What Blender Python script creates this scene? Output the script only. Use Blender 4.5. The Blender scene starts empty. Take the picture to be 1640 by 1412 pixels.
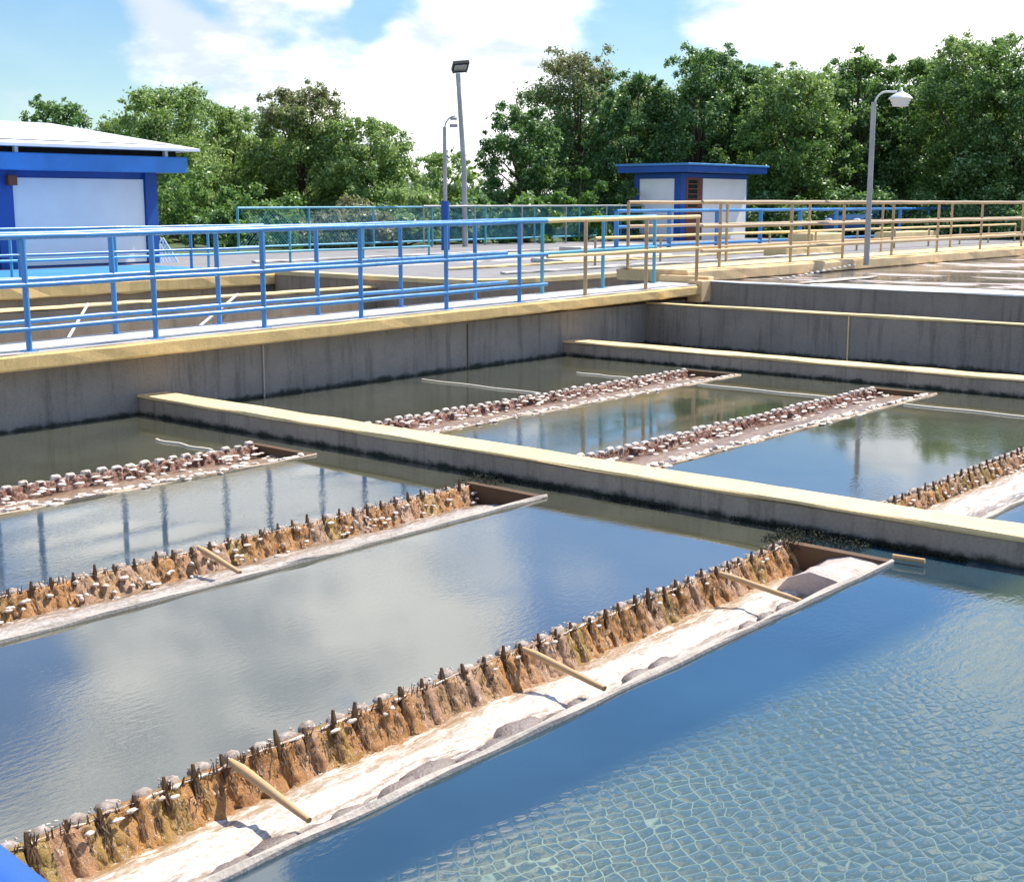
import bpy, bmesh, math, random
import numpy as np
from mathutils import Vector, noise
random.seed(7); RNG = np.random.default_rng(11)
C = bpy.context.scene.collection
SC = bpy.context.scene

# ---------------------------------------------------------------- camera calibration (metres; X along the troughs, Y across, Z up)
F = 2113.; CX, CY = 820., 706.
P_ = math.atan(381/F); A_ = math.atan(1830/math.hypot(F, 381))
EYE = 1.4
FH = Vector((math.cos(A_), math.sin(A_), 0)); RT = Vector((math.sin(A_), -math.cos(A_), 0)); ZV = Vector((0, 0, 1))
FW = FH*math.cos(P_) - ZV*math.sin(P_); UP = FH*math.sin(P_) + ZV*math.cos(P_)
def _d(px, py): return FW + RT*((px-CX)/F) - UP*((py-CY)/F)
def x_on_Y(px, py, Y):
    d = _d(px, py); return d.x*Y/d.y
def at_dist(px, D):
    d = _d(px, 325); d.z = 0; d.normalize(); return d.x*D, d.y*D
def z_top(px, py, D):
    d = _d(px, py); h = math.hypot(d.x, d.y); return EYE + D*d.z/h

# ---------------------------------------------------------------- materials
def nt(name):
    m = bpy.data.materials.new(name); m.use_nodes = True
    t = m.node_tree; return m, t, t.nodes, t.links, t.nodes['Principled BSDF']
def N(t, typ, **kw):
    n = t.nodes.new(typ)
    for k, v in kw.items():
        if k.startswith('i_'):
            key = k[2:]
            n.inputs[int(key) if key.isdigit() else key.replace('_', ' ')].default_value = v
        else: setattr(n, k, v)
    return n
def col(c): return (c[0], c[1], c[2], 1)
def ramp(t, fac, stops):
    r = t.nodes.new('ShaderNodeValToRGB')
    e = r.color_ramp.elements
    while len(e) < len(stops): e.new(0.5)
    for el, (p, c) in zip(e, stops): el.position = p; el.color = col(c) if len(c) == 3 else c
    t.links.new(fac, r.inputs[0]); return r.outputs[0]
def pos(t, scale=(1, 1, 1), loc=(0, 0, 0)):
    g = t.nodes.new('ShaderNodeNewGeometry'); mp = t.nodes.new('ShaderNodeMapping')
    mp.inputs['Scale'].default_value = scale; mp.inputs['Location'].default_value = loc
    t.links.new(g.outputs['Position'], mp.inputs['Vector']); return mp.outputs[0]
def noi(t, vec, scale, detail=5, rough=.6, dist=0):
    n = N(t, 'ShaderNodeTexNoise'); n.inputs['Scale'].default_value = scale; n.inputs['Detail'].default_value = detail
    n.inputs['Roughness'].default_value = rough; n.inputs['Distortion'].default_value = dist
    t.links.new(vec, n.inputs['Vector']); return n.outputs['Fac']
def mix(t, fac, a, b, typ='MIX'):
    m = t.nodes.new('ShaderNodeMix'); m.data_type = 'RGBA'; m.blend_type = typ
    for s, v in ((m.inputs[0], fac), (m.inputs[6], a), (m.inputs[7], b)):
        if hasattr(v, 'is_linked'): t.links.new(v, s)
        elif isinstance(v, (int, float)): s.default_value = v
        else: s.default_value = col(v)
    return m.outputs[2]
def math_(t, op, a, b=None, c=None):
    m = t.nodes.new('ShaderNodeMath'); m.operation = op
    for i, v in enumerate((a, b, c)):
        if v is None: continue
        if hasattr(v, 'is_linked'): t.links.new(v, m.inputs[i])
        else: m.inputs[i].default_value = v
    return m.outputs[0]
def mrange(t, v, a, b, c=0., d=1., smooth=True):
    m = t.nodes.new('ShaderNodeMapRange'); m.interpolation_type = 'SMOOTHSTEP' if smooth else 'LINEAR'
    t.links.new(v, m.inputs[0])
    for i, x in enumerate((a, b, c, d)): m.inputs[i+1].default_value = x
    return m.outputs[0]
def bump(t, h, strength, dist=.02, normal=None):
    b = N(t, 'ShaderNodeBump'); b.inputs['Strength'].default_value = strength; b.inputs['Distance'].default_value = dist
    t.links.new(h, b.inputs['Height'])
    if normal is not None: t.links.new(normal, b.inputs['Normal'])
    return b.outputs[0]
def sep(t):
    g = t.nodes.new('ShaderNodeNewGeometry'); s = t.nodes.new('ShaderNodeSeparateXYZ')
    t.links.new(g.outputs['Position'], s.inputs[0]); return s.outputs

def concrete(name, base, dark, streak=.5, line_z=None, rough=.85, moss=None, bs=.5):
    m, t, n, l, p = nt(name)
    v = pos(t); vs = pos(t, (2.2, 2.2, .22))
    a = noi(t, v, 1.3, 8, .65); b = noi(t, vs, 3.5, 6, .7); g = noi(t, v, 45, 4, .7)
    c = mix(t, mrange(t, a, .35, .65), base, [x*.78 for x in base])
    c = mix(t, math_(t, 'MULTIPLY', mrange(t, b, .48, .68), streak), c, dark)
    c = mix(t, .22, c, ramp(t, g, [(.35, [x*.55 for x in base]), (.65, [min(1, x*1.4) for x in base])]))
    if line_z is not None:                       # damp algae band that grows just over the water line
        z = sep(t)[2]; zz = math_(t, 'ADD', z, math_(t, 'MULTIPLY', math_(t, 'SUBTRACT', noi(t, v, 5, 5, .7), .5), .16))
        c = mix(t, mrange(t, zz, line_z+.06, line_z-.0), c, moss or (.03, .032, .018))
    l.new(c, p.inputs['Base Color']); p.inputs['Roughness'].default_value = rough
    h = math_(t, 'ADD', g, math_(t, 'MULTIPLY', a, .8))
    l.new(bump(t, h, bs, .012), p.inputs['Normal']); return m
def paint(name, c0, rough=.35, wear=(.25, .16, .09), amount=.35, metal=0.):
    m, t, n, l, p = nt(name); v = pos(t)
    a = noi(t, v, 9, 7, .7); b = noi(t, v, 1.1, 3)
    c = mix(t, mrange(t, b, .3, .7), c0, [x*(.93 if c0[0] > .5 else .78) for x in c0])
    c = mix(t, math_(t, 'MULTIPLY', mrange(t, a, .58, .70), amount), c, wear)
    l.new(c, p.inputs['Base Color']); p.inputs['Metallic'].default_value = metal
    l.new(mrange(t, a, .3, .8, rough, rough+.25), p.inputs['Roughness'])
    l.new(bump(t, noi(t, v, 60, 3), .15, .004), p.inputs['Normal']); return m

MT = {}
MT['wall'] = concrete('grey_basin_concrete', (.29, .25, .205), (.08, .065, .048), .6, -.8)
MT['wall2'] = concrete('brown_channel_concrete', (.40, .29, .19), (.16, .10, .06), .5, -.8)
MT['divider'] = concrete('divider_concrete', (.40, .32, .24), (.09, .075, .055), .6, -.8, moss=(.02, .022, .010))
MT['cap'] = concrete('cream_cap_concrete', (.84, .61, .30), (.62, .42, .18), .45, bs=.35)
MT['fascia'] = concrete('yellow_fascia_concrete', (.84, .55, .22), (.50, .32, .12), .55, bs=.35)
MT['fascia_r'] = concrete('tan_fascia_concrete', (.86, .58, .30), (.50, .30, .14), .45, bs=.35)
MT['deck'] = concrete('pale_deck_concrete', (.56, .52, .46), (.30, .26, .21), .3)
MT['apron'] = concrete('apron_concrete', (.25, .235, .225), (.13, .12, .11), .7)
MT['rim_c'] = concrete('crusted_rim', (.50, .38, .26), (.20, .10, .06), .7, bs=.9)
MT['rim'] = concrete('trough_rim_concrete', (.48, .41, .34), (.24, .18, .13), .5, bs=.6)
MT['blue'] = paint('blue_gloss_paint', (.07, .27, .58), .22)
MT['blue_dk'] = paint('blue_wall_paint', (.012, .09, .36), .5, amount=.12)
MT['blue_lt'] = paint('blue_fascia_paint', (.05, .26, .66), .45, amount=.08)
MT['teal'] = paint('teal_rail_paint', (.10, .40, .52), .3)
MT['tan'] = paint('tan_rail_paint', (.50, .36, .20), .4, wear=(.16, .07, .03), amount=.6)
MT['white_wall'] = paint('off_white_wall', (.90, .87, .82), .75, wear=(.75, .70, .64), amount=.12)
MT['white'] = paint('white_paint', (.78, .78, .76), .5, amount=.1)
MT['roof'] = paint('pale_metal_roof', (.80, .81, .82), .35, wear=(.5, .48, .45), amount=.25, metal=.1)
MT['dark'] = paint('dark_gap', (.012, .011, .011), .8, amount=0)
MT['galv'] = paint('galvanised_steel', (.42, .41, .40), .4, wear=(.22, .16, .12), amount=.4, metal=.4)
MT['brown'] = paint('red_brown_door', (.22, .065, .03), .55, wear=(.10, .03, .02), amount=.5)
MT['lampblack'] = paint('lamp_housing', (.02, .018, .017), .4, amount=.1)
MT['lens'] = paint('lamp_lens', (.45, .45, .44), .15, amount=.1)
MT['wood'] = paint('wooden_stick', (.55, .34, .16), .7, wear=(.22, .12, .05), amount=.6)
MT['pipe'] = paint('cream_rod', (.85, .72, .52), .6, wear=(.3, .2, .12), amount=.4)
MT['carblue'] = paint('car_paint', (.03, .09, .22), .15, amount=0)
MT['glass'] = paint('dark_glass', (.02, .03, .035), .05, amount=0)
MT['rubber'] = paint('tyre_rubber', (.015, .015, .015), .8, amount=0)
MT['bark'] = paint('tree_bark', (.12, .085, .055), .9, wear=(.05, .035, .025), amount=.7)
MT['rope'] = paint('pale_rope', (.65, .62, .56), .8, amount=.1)

def weir_mat():
    m, t, n, l, p = nt('algae_covered_weir')
    vs = pos(t, (1, 1, .28)); v = pos(t)
    a = noi(t, vs, 22, 7, .72, .4); b = noi(t, v, 3.2, 3); f = noi(t, vs, 60, 5, .75, 1.0)
    c = ramp(t, a, [(.28, (.06, .028, .010)), (.42, (.30, .14, .040)), (.60, (.52, .28, .10)), (.78, (.74, .54, .30))])
    pi = math_(t, 'FLOOR', math_(t, 'MULTIPLY', math_(t, 'ADD', sep(t)[0], math_(t, 'MULTIPLY', b, .03)), 1/.14))
    wn = N(t, 'ShaderNodeTexWhiteNoise', noise_dimensions='1D'); l.new(pi, wn.inputs['W'])
    pc = ramp(t, wn.outputs['Value'], [(0, (.60, .29, .07)), (.35, (.44, .19, .05)), (.55, (.58, .38, .26)), (.75, (.50, .28, .06)), (1, (.32, .25, .05))])
    c = mix(t, .5, c, mix(t, 1.0, mix(t, .5, c, (1, 1, 1)), pc, 'MULTIPLY'))
    c = mix(t, .35, c, pc)
    c = mix(t, math_(t, 'MULTIPLY', mrange(t, f, .58, .68), .75), c, (.85, .78, .68))          # threads of falling water
    l.new(c, p.inputs['Base Color']); p.inputs['Roughness'].default_value = .32
    l.new(bump(t, math_(t, 'ADD', a, math_(t, 'MULTIPLY', f, .5)), .9, .02), p.inputs['Normal']); return m
def weir_mat_red():
    m, t, n, l, p = nt('red_brown_weir')
    v = pos(t); a = noi(t, v, 26, 6, .7); f = noi(t, v, 55, 5, .7, .5)
    c = ramp(t, a, [(.3, (.05, .018, .010)), (.5, (.20, .07, .035)), (.7, (.38, .20, .12))])
    c = mix(t, mrange(t, f, .60, .70), c, (.80, .72, .62))
    l.new(c, p.inputs['Base Color']); p.inputs['Roughness'].default_value = .4
    l.new(bump(t, a, .8, .02), p.inputs['Normal']); return m
def tooth_mat(name, c1, c2, c3):
    m, t, n, l, p = nt(name); v = pos(t)
    a = noi(t, v, 30, 6, .7); z = sep(t)[2]
    c = ramp(t, a, [(.35, c1), (.55, c2), (.70, c3)])
    l.new(c, p.inputs['Base Color']); p.inputs['Roughness'].default_value = .6
    l.new(bump(t, a, .7, .012), p.inputs['Normal']); return m
def foam_mat(name, bright, brown, thr=.5):
    m, t, n, l, p = nt(name)
    v = pos(t, (.30, 1.6, 1)); a = noi(t, v, 9, 9, .78, .9); b = noi(t, pos(t), 40, 5, .75); d = noi(t, pos(t), 1.4, 3)
    at = N(t, 'ShaderNodeAttribute', attribute_name='across')        # 0 at the weir foot, 1 at the rim
    s = math_(t, 'ADD', at.outputs['Fac'], math_(t, 'MULTIPLY', math_(t, 'SUBTRACT', a, .5), 1.1))
    c = ramp(t, s, [(.0, brown), (.16, [x*.55+y*.45 for x, y in zip(brown, bright)]), (.28, bright), (.42, bright), (.50, [x*.62*k for x, k in zip(bright, (1, .9, .78))]), (.56, (.26, .205, .17)), (.75, (.13, .105, .09))])
    c = mix(t, mrange(t, b, .60, .40, 0, .5), c, [x*.9 for x in brown])
    st = noi(t, pos(t, (.9, 7, 1)), 5, 6, .7, .5); c = mix(t, mrange(t, st, .50, .66, 0, .7), c, [min(1, x*1.45) for x in bright]); c = mix(t, mrange(t, st, .44, .30, 0, .55), c, [x*.8+.05 for x in brown])
    l.new(c, p.inputs['Base Color']); p.inputs['Roughness'].default_value = .28
    l.new(bump(t, math_(t, 'ADD', a, math_(t, 'MULTIPLY', b, .5)), .5, .02), p.inputs['Normal']); return m
MT['weir'] = weir_mat(); MT['weir_red'] = weir_mat_red()
MT['tooth'] = tooth_mat('wet_grey_tooth', (.20, .13, .08), (.33, .27, .22), (.50, .47, .44))
MT['tooth_w'] = tooth_mat('crusted_white_tooth', (.30, .17, .11), (.74, .64, .52), (.92, .87, .80))
MT['foam'] = foam_mat('white_foam', (.76, .70, .61), (.30, .17, .07))
MT['foam_b'] = foam_mat('brown_foam', (.30, .20, .12), (.12, .055, .03))
MT['foam_g'] = foam_mat('grey_foam', (.50, .45, .40), (.20, .11, .05))
MT['algae'] = paint('dark_algae', (.11, .058, .024), .7, wear=(.10, .09, .02), amount=.7)
MT['rock'] = concrete('wet_sludge_stone', (.26, .20, .165), (.10, .075, .06), .6, rough=.35, bs=.9)
MT['moss'] = paint('moss', (.020, .022, .008), .9, wear=(.07, .065, .02), amount=.6)
MT['scum'] = concrete('brown_scum', (.26, .20, .17), (.12, .10, .09), .9, rough=.5, bs=.9)
MT['slab'] = concrete('pinkish_slab', (.58, .47, .40), (.45, .33, .26), .3)

def water_mat(name, base, net=False, ior=1.5, ripple=.10):
    m, t, n, l, p = nt(name); v = pos(t)
    p.inputs['Roughness'].default_value = .035; p.inputs['IOR'].default_value = ior
    fine = noi(t, pos(t, (1.0, 2.2, 1)), 16, 3, .55); big = noi(t, v, 1.1, 2, .5)
    patch = mrange(t, noi(t, v, .55, 2), .45, .65, .15, 1.)
    h = math_(t, 'MULTIPLY', fine, patch)
    h = math_(t, 'ADD', h, math_(t, 'MULTIPLY', big, .9))
    c = mix(t, mrange(t, noi(t, v, .8, 3), .35, .65), base, [x*.72 for x in base])
    nrm = bump(t, h, ripple, .02)
    if net:
        s = sep(t)
        # patch of open water with cellular ripples and a pale net of caustic light painted into the colour: away from the rim, fading down the basin
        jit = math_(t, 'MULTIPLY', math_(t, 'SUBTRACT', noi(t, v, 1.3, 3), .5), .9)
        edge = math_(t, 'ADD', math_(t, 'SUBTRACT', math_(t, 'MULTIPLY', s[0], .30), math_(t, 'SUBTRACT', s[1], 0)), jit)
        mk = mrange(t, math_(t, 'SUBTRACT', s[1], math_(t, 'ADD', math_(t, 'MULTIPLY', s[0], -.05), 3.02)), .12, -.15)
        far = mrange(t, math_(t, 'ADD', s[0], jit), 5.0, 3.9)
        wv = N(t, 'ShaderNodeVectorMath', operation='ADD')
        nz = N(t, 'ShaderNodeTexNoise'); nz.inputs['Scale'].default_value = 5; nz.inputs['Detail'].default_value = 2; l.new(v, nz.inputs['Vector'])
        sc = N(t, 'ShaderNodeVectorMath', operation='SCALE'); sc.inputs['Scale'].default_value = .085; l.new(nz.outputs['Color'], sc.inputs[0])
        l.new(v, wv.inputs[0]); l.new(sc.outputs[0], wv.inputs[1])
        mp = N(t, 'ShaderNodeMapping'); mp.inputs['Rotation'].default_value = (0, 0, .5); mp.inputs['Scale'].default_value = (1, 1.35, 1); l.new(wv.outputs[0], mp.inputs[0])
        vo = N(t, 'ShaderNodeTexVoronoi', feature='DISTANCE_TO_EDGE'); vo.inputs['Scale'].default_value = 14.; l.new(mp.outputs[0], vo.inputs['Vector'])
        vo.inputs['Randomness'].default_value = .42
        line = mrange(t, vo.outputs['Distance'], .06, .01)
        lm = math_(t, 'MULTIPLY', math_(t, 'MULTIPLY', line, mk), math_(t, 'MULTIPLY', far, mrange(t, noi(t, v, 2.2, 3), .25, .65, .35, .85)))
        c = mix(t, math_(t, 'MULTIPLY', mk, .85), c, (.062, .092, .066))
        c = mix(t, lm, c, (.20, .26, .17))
        hv = math_(t, 'MULTIPLY', mrange(t, vo.outputs['Distance'], 0, .35), mk)
        far2 = mrange(t, math_(t, 'ADD', s[0], jit), 6.4, 4.6)
        nrm = bump(t, math_(t, 'MULTIPLY', hv, far2), .16, .02, nrm)
        wr = noi(t, pos(t, (4.5, 11, 1)), 1.6, 4, .6, .4)
        nrm = bump(t, math_(t, 'MULTIPLY', wr, mk), .16, .02, nrm)
    l.new(c, p.inputs['Base Color']); l.new(nrm, p.inputs['Normal']); return m
MT['water'] = water_mat('murky_basin_water', (.062, .064, .042), ior=2.7, ripple=.05)
MT['water_near'] = water_mat('murky_sky_tinted_water', (.020, .052, .072), net=True, ior=1.95, ripple=.05)  # base colour carries the blue of the reflected sky
MT['water_east'] = water_mat('scummy_water', (.16, .15, .145), ripple=.25)
def _east():
    t = MT['water_east'].node_tree; p = t.nodes['Principled BSDF']; l = t.links
    src = p.inputs['Base Color'].links[0].from_socket
    g = t.nodes.new('ShaderNodeNewGeometry'); mp = t.nodes.new('ShaderNodeMapping'); mp.inputs['Rotation'].default_value = (0, 0, .86); mp.inputs['Scale'].default_value = (1, .42, 1); l.new(g.outputs['Position'], mp.inputs[0])
    a = noi(t, mp.outputs[0], 1.5, 7, .65, .6); b = noi(t, mp.outputs[0], .5, 3, .5)
    m1 = mrange(t, math_(t, 'ADD', a, math_(t, 'MULTIPLY', math_(t, 'SUBTRACT', b, .5), .7)), .52, .60)
    l.new(mix(t, m1, mix(t, mrange(t, a, .36, .30), src, (.9, .88, .86)), (.46, .36, .30)), p.inputs['Base Color']); l.new(mrange(t, m1, 0, 1, .05, .6), p.inputs['Roughness'])
_east()

def leaf_mat(name, a, b, c3=None):
    m, t, n, l, p = nt(name)
    g = N(t, 'ShaderNodeNewGeometry')
    c = ramp(t, g.outputs['Random Per Island'], [(0, a), (.6, b), (1, c3 or [x*1.5 for x in b])])
    l.new(c, p.inputs['Base Color']); p.inputs['Roughness'].default_value = .42
    tr = N(t, 'ShaderNodeBsdfTranslucent'); l.new(mix(t, .5, c, (.12, .20, .02)), tr.inputs['Color'])
    ms = N(t, 'ShaderNodeMixShader'); ms.inputs[0].default_value = .5
    l.new(p.outputs[0], ms.inputs[1]); l.new(tr.outputs[0], ms.inputs[2]); l.new(ms.outputs[0], n['Material Output'].inputs['Surface']); return m
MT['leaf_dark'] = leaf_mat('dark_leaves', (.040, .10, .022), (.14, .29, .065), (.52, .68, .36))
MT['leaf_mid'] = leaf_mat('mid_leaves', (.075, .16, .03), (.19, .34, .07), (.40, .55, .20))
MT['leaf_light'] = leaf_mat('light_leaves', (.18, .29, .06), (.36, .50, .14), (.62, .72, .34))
MT['leaf_left'] = leaf_mat('yellow_green_leaves', (.14, .23, .045), (.33, .47, .11), (.58, .68, .30))
MT['leaf_brown'] = leaf_mat('brown_tipped_leaves', (.16, .17, .07), (.34, .31, .16), (.56, .49, .32))
MT['leaf_bright'] = leaf_mat('bright_leaves', (.05, .13, .015), (.10, .23, .03), (.17, .34, .06))
MT['hill'] = paint('far_green_hill', (.05, .085, .05), .9, wear=(.03, .05, .03), amount=.8)
def grass_mat():
    m, t, n, l, p = nt('grass_ground'); v = pos(t)
    l.new(ramp(t, noi(t, v, 3, 8, .7), [(.35, (.03, .055, .015)), (.6, (.08, .12, .035)), (.8, (.16, .15, .08))]), p.inputs['Base Color'])
    p.inputs['Roughness'].default_value = .9; return m
MT['grass'] = grass_mat()

# ---------------------------------------------------------------- mesh helpers
class MB:
    def __init__(s): s.v = []; s.f = []; s.sm = []
    def add(s, vs, fs, smooth=False):
        o = len(s.v); s.v += [tuple(v) for v in vs]; s.f += [tuple(i+o for i in f) for f in fs]; s.sm += [smooth]*len(fs); return s
    def box(s, x0, x1, y0, y1, z0, z1, dz=0, ch=0):   # dz: rise of the far X end
        if ch:                                         # chamfered long-box (edges along X and at ends)
            b = ch; pr = [(y0+b, z0), (y1-b, z0), (y1, z0+b), (y1, z1-b), (y1-b, z1), (y0+b, z1), (y0, z1-b), (y0, z0+b)]
            vs = [(x, y, z+d) for x, d in ((x0, 0), (x1, dz)) for y, z in pr]
            fs = [(i, (i+1) % 8, 8+(i+1) % 8, 8+i) for i in range(8)] + [tuple(range(7, -1, -1)), tuple(range(8, 16))]
            return s.add(vs, fs)
        vs = [(x0, y0, z0), (x1, y0, z0+dz), (x1, y1, z0+dz), (x0, y1, z0), (x0, y0, z1), (x1, y0, z1+dz), (x1, y1, z1+dz), (x0, y1, z1)]
        return s.add(vs, [(0, 3, 2, 1), (4, 5, 6, 7), (0, 1, 5, 4), (1, 2, 6, 5), (2, 3, 7, 6), (3, 0, 4, 7)])
    def tube(s, pts, r, n=10, cap=True):
        pts = [Vector(p) for p in pts]; k = len(pts); rr = r if isinstance(r, (list, tuple)) else [r]*k
        vs = []; u = None
        for i, p in enumerate(pts):
            d = (pts[min(i+1, k-1)] - pts[max(i-1, 0)]).normalized()
            if u is None: u = d.orthogonal().normalized()
            else: u = (u - d*u.dot(d)).normalized()
            w = d.cross(u)
            for j in range(n):
                a = 2*math.pi*j/n; vs.append(p + (u*math.cos(a) + w*math.sin(a))*rr[i])
        fs = [(i*n+j, i*n+(j+1) % n, (i+1)*n+(j+1) % n, (i+1)*n+j) for i in range(k-1) for j in range(n)]
        s.add(vs, fs, True)
        if cap: s.add(vs[:n], [tuple(range(n-1, -1, -1))]); s.add(vs[-n:], [tuple(range(n))])
        return s
    def long(s, x0, x1, prof, step=.12, jit=.006, seed=0, axis='X', freq=3., dz=0):
        # profile [(a,b)...] closed, swept along an axis with small wobble so edges are not ruler straight
        k = max(2, int(abs(x1-x0)/step)); n = len(prof); vs = []
        for i in range(k+1):
            x = x0 + (x1-x0)*i/k
            for j, (a, b) in enumerate(prof):
                q = Vector((x*freq, j*7.3+seed, seed*1.7))
                a2 = a + jit*noise.noise(q); b2 = b + jit*noise.noise(q+Vector((0, 31, 9))) + dz*i/k
                vs.append((x, a2, b2) if axis == 'X' else (a2, x, b2))
        fs = [(i*n+j, i*n+(j+1) % n, (i+1)*n+(j+1) % n, (i+1)*n+j) for i in range(k) for j in range(n)]
        if axis == 'Y': fs = [f[::-1] for f in fs]
        fs += [tuple(range(n-1, -1, -1)), tuple(k*n+j for j in range(n))]
        return s.add(vs, fs)
    def build(s, name, mat, parent=None, label=None, cat=None, group=None, kind=None):
        me = bpy.data.meshes.new(name); me.from_pydata(s.v, [], s.f); me.polygons.foreach_set('use_smooth', s.sm)
        me.materials.append(MT[mat] if isinstance(mat, str) else mat); me.update()
        return link(name, me, parent, label, cat, group, kind)
def tag(o, label=None, cat=None, group=None, kind=None):
    if label: o['label'] = label
    if cat: o['category'] = cat
    if group: o['group'] = group
    if kind: o['kind'] = kind
    return o
def link(name, me, parent=None, label=None, cat=None, group=None, kind=None):
    o = bpy.data.objects.new(name, me); C.objects.link(o)
    if parent is not None:
        o.parent = parent
        o.matrix_parent_inverse = parent.matrix_basis.inverted() if parent.parent is None else (parent.parent.matrix_basis @ parent.matrix_parent_inverse @ parent.matrix_basis).inverted()
    return tag(o, label, cat, group, kind)
def thing(name, label, cat, loc=(0, 0, 0), group=None):
    o = bpy.data.objects.new(name, None); C.objects.link(o); o.location = loc; o.empty_display_size = .2
    return tag(o, label, cat, group)
def rectprof(a0, a1, b0, b1, c=.012):
    return [(a0+c, b0), (a1-c, b0), (a1, b0+c), (a1, b1-c), (a1-c, b1), (a0+c, b1), (a0, b1-c), (a0, b0+c)]

ZW = -.8
def dz_(x): return -.02 + .0083*(x-6.2)          # the near walkway climbs slightly to the right

# ---------------------------------------------------------------- ground, basins, water
g = MB()
def sheet(m, x0, x1, y0, y1, z): m.add([(x0, y0, z), (x1, y0, z), (x1, y1, z), (x0, y1, z)], [(0, 1, 2, 3)])
# grass land all round the works, with the basins left open
g = MB()
for r in ((-400, 600, 31, 700), (62, 600, -300, 31), (-400, -8, -300, 31), (-8, 62, -300, -6)): sheet(g, *r, -.03)
g.build('ground', 'grass', kind='structure')
a = MB(); sheet(a, -8, 62, 21.6, 31, -.004); sheet(a, 19.2, 62, 15.75, 21.6, -.004); sheet(a, 36, 62, 13.6, 15.75, -.004)
a.build('pavement', 'apron', kind='structure')
f = MB(); sheet(f, -8, 62, -6, 22, -3.2); f.build('basin_floor', 'wall', kind='structure')

A0, A1, B0, B1, C0, C1 = 3.35, 4.06, 6.15, 6.88, 8.78, 9.56
w = MB()
for x0, x1 in ((-2.5, 7.62), (8.32, 14.9)):
    for y0, y1 in ((A1, B0), (B1, C0), (C1, 12.0)): sheet(w, x0, x1, y0, y1, ZW)
for x0, x1 in ((7.62, 7.95), (14.9, 15.2)): sheet(w, x0, x1, A1 if x0 < 8 else -4, 12.0, ZW)
sheet(w, 8.32, 14.9, -4, A0, ZW); sheet(w, 15.5, 17.35, -5, 12.0, ZW)
w.build('water', 'water', kind='structure')
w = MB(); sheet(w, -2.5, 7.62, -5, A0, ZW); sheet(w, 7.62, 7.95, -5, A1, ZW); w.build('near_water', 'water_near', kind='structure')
w = MB(); sheet(w, 18.9, 60, -5.5, 12.7, .06); w.build('east_basin_water', 'water_east', kind='structure')
w = MB(); sheet(w, 2, 36, 12.9, 21.5, ZW); w.build('channel_water', 'water', kind='structure')

# ---------------------------------------------------------------- basin walls
m = MB(); m.long(-2, 17.3, rectprof(11.97, 12.35, -3.2, -.165), .25, .012, 1); m.long(17.3, 18.9, rectprof(11.97, 12.35, -3.2, -.165), .25, .012, 2)
m.build('long_basin_wall', 'wall', label='long dark grey concrete wall running under the near walkway', cat='wall')
for k_, xj in enumerate((9.62, 13.1, 5.9)):
    m = MB(); m.box(xj, xj+.018, 11.956, 11.972, -.95, -.20); m.build('wall_joint', 'rim' if k_ == 0 else 'algae', label=['pale vertical joint line on the long wall left of the middle', 'dark vertical joint line on the long wall near its corner', 'dark vertical joint line on the long wall at the left edge'][k_], cat='joint')
def divider(name, x0, x1, ztop, seed, label, capt=.03):
    t = thing(name, label, 'wall', (x0, 0, ZW))
    b = MB(); b.long(-4.5, 11.965, rectprof(x0+.015, x1-.015, -3.2, ztop-capt), .12, .010, seed, 'Y', 2.)
    b.build('wall', 'divider', t)
    c = MB(); c.long(-4.5, 11.965, rectprof(x0-.01, x1+.01, ztop-capt, ztop, .010), .10, .011, seed+5, 'Y', 1.6)
    c.build('coping', 'cap', t)
    return t
divider('divider_wall', 7.94, 8.28, -.595, 3, 'cream topped concrete divider crossing the basins nearest the camera')
divider('divider_wall', 15.2, 15.55, -.59, 9, 'cream topped concrete divider crossing the basins in front of the tall back wall')
t = thing('back_wall', 'tall streaked grey concrete wall with thin pale top line behind the far divider', 'wall', (17.3, 6, -3))
m = MB(); m.long(-5.5, 11.965, rectprof(17.32, 17.44, -3.2, -.175), .3, .015, 15, 'Y', 1.5); m.build('wall', 'wall', t)
m = MB(); m.long(-5.5, 11.965, rectprof(17.30, 17.46, -.175, -.145, .008), .15, .014, 16, 'Y', .7); m.build('coping', 'cap', t)
m = MB(); m.box(17.305, 17.32, 8.48, 8.50, -.8, -.18); m.build('joint', 'cap', t)
t = thing('channel_wall', 'upper grey concrete wall with white wet top holding the back basin', 'wall', (18.8, 6, -3))
m = MB(); m.long(-5.5, 11.9, rectprof(18.72, 18.98, -3.2, .115), .3, .015, 18, 'Y', 1.5); m.build('wall', 'wall', t)
m = MB(); m.long(-5.5, 11.9, rectprof(18.70, 18.99, .115, .135, .006), .2, .02, 19, 'Y', .7); m.build('coping', 'white', t)

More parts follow.
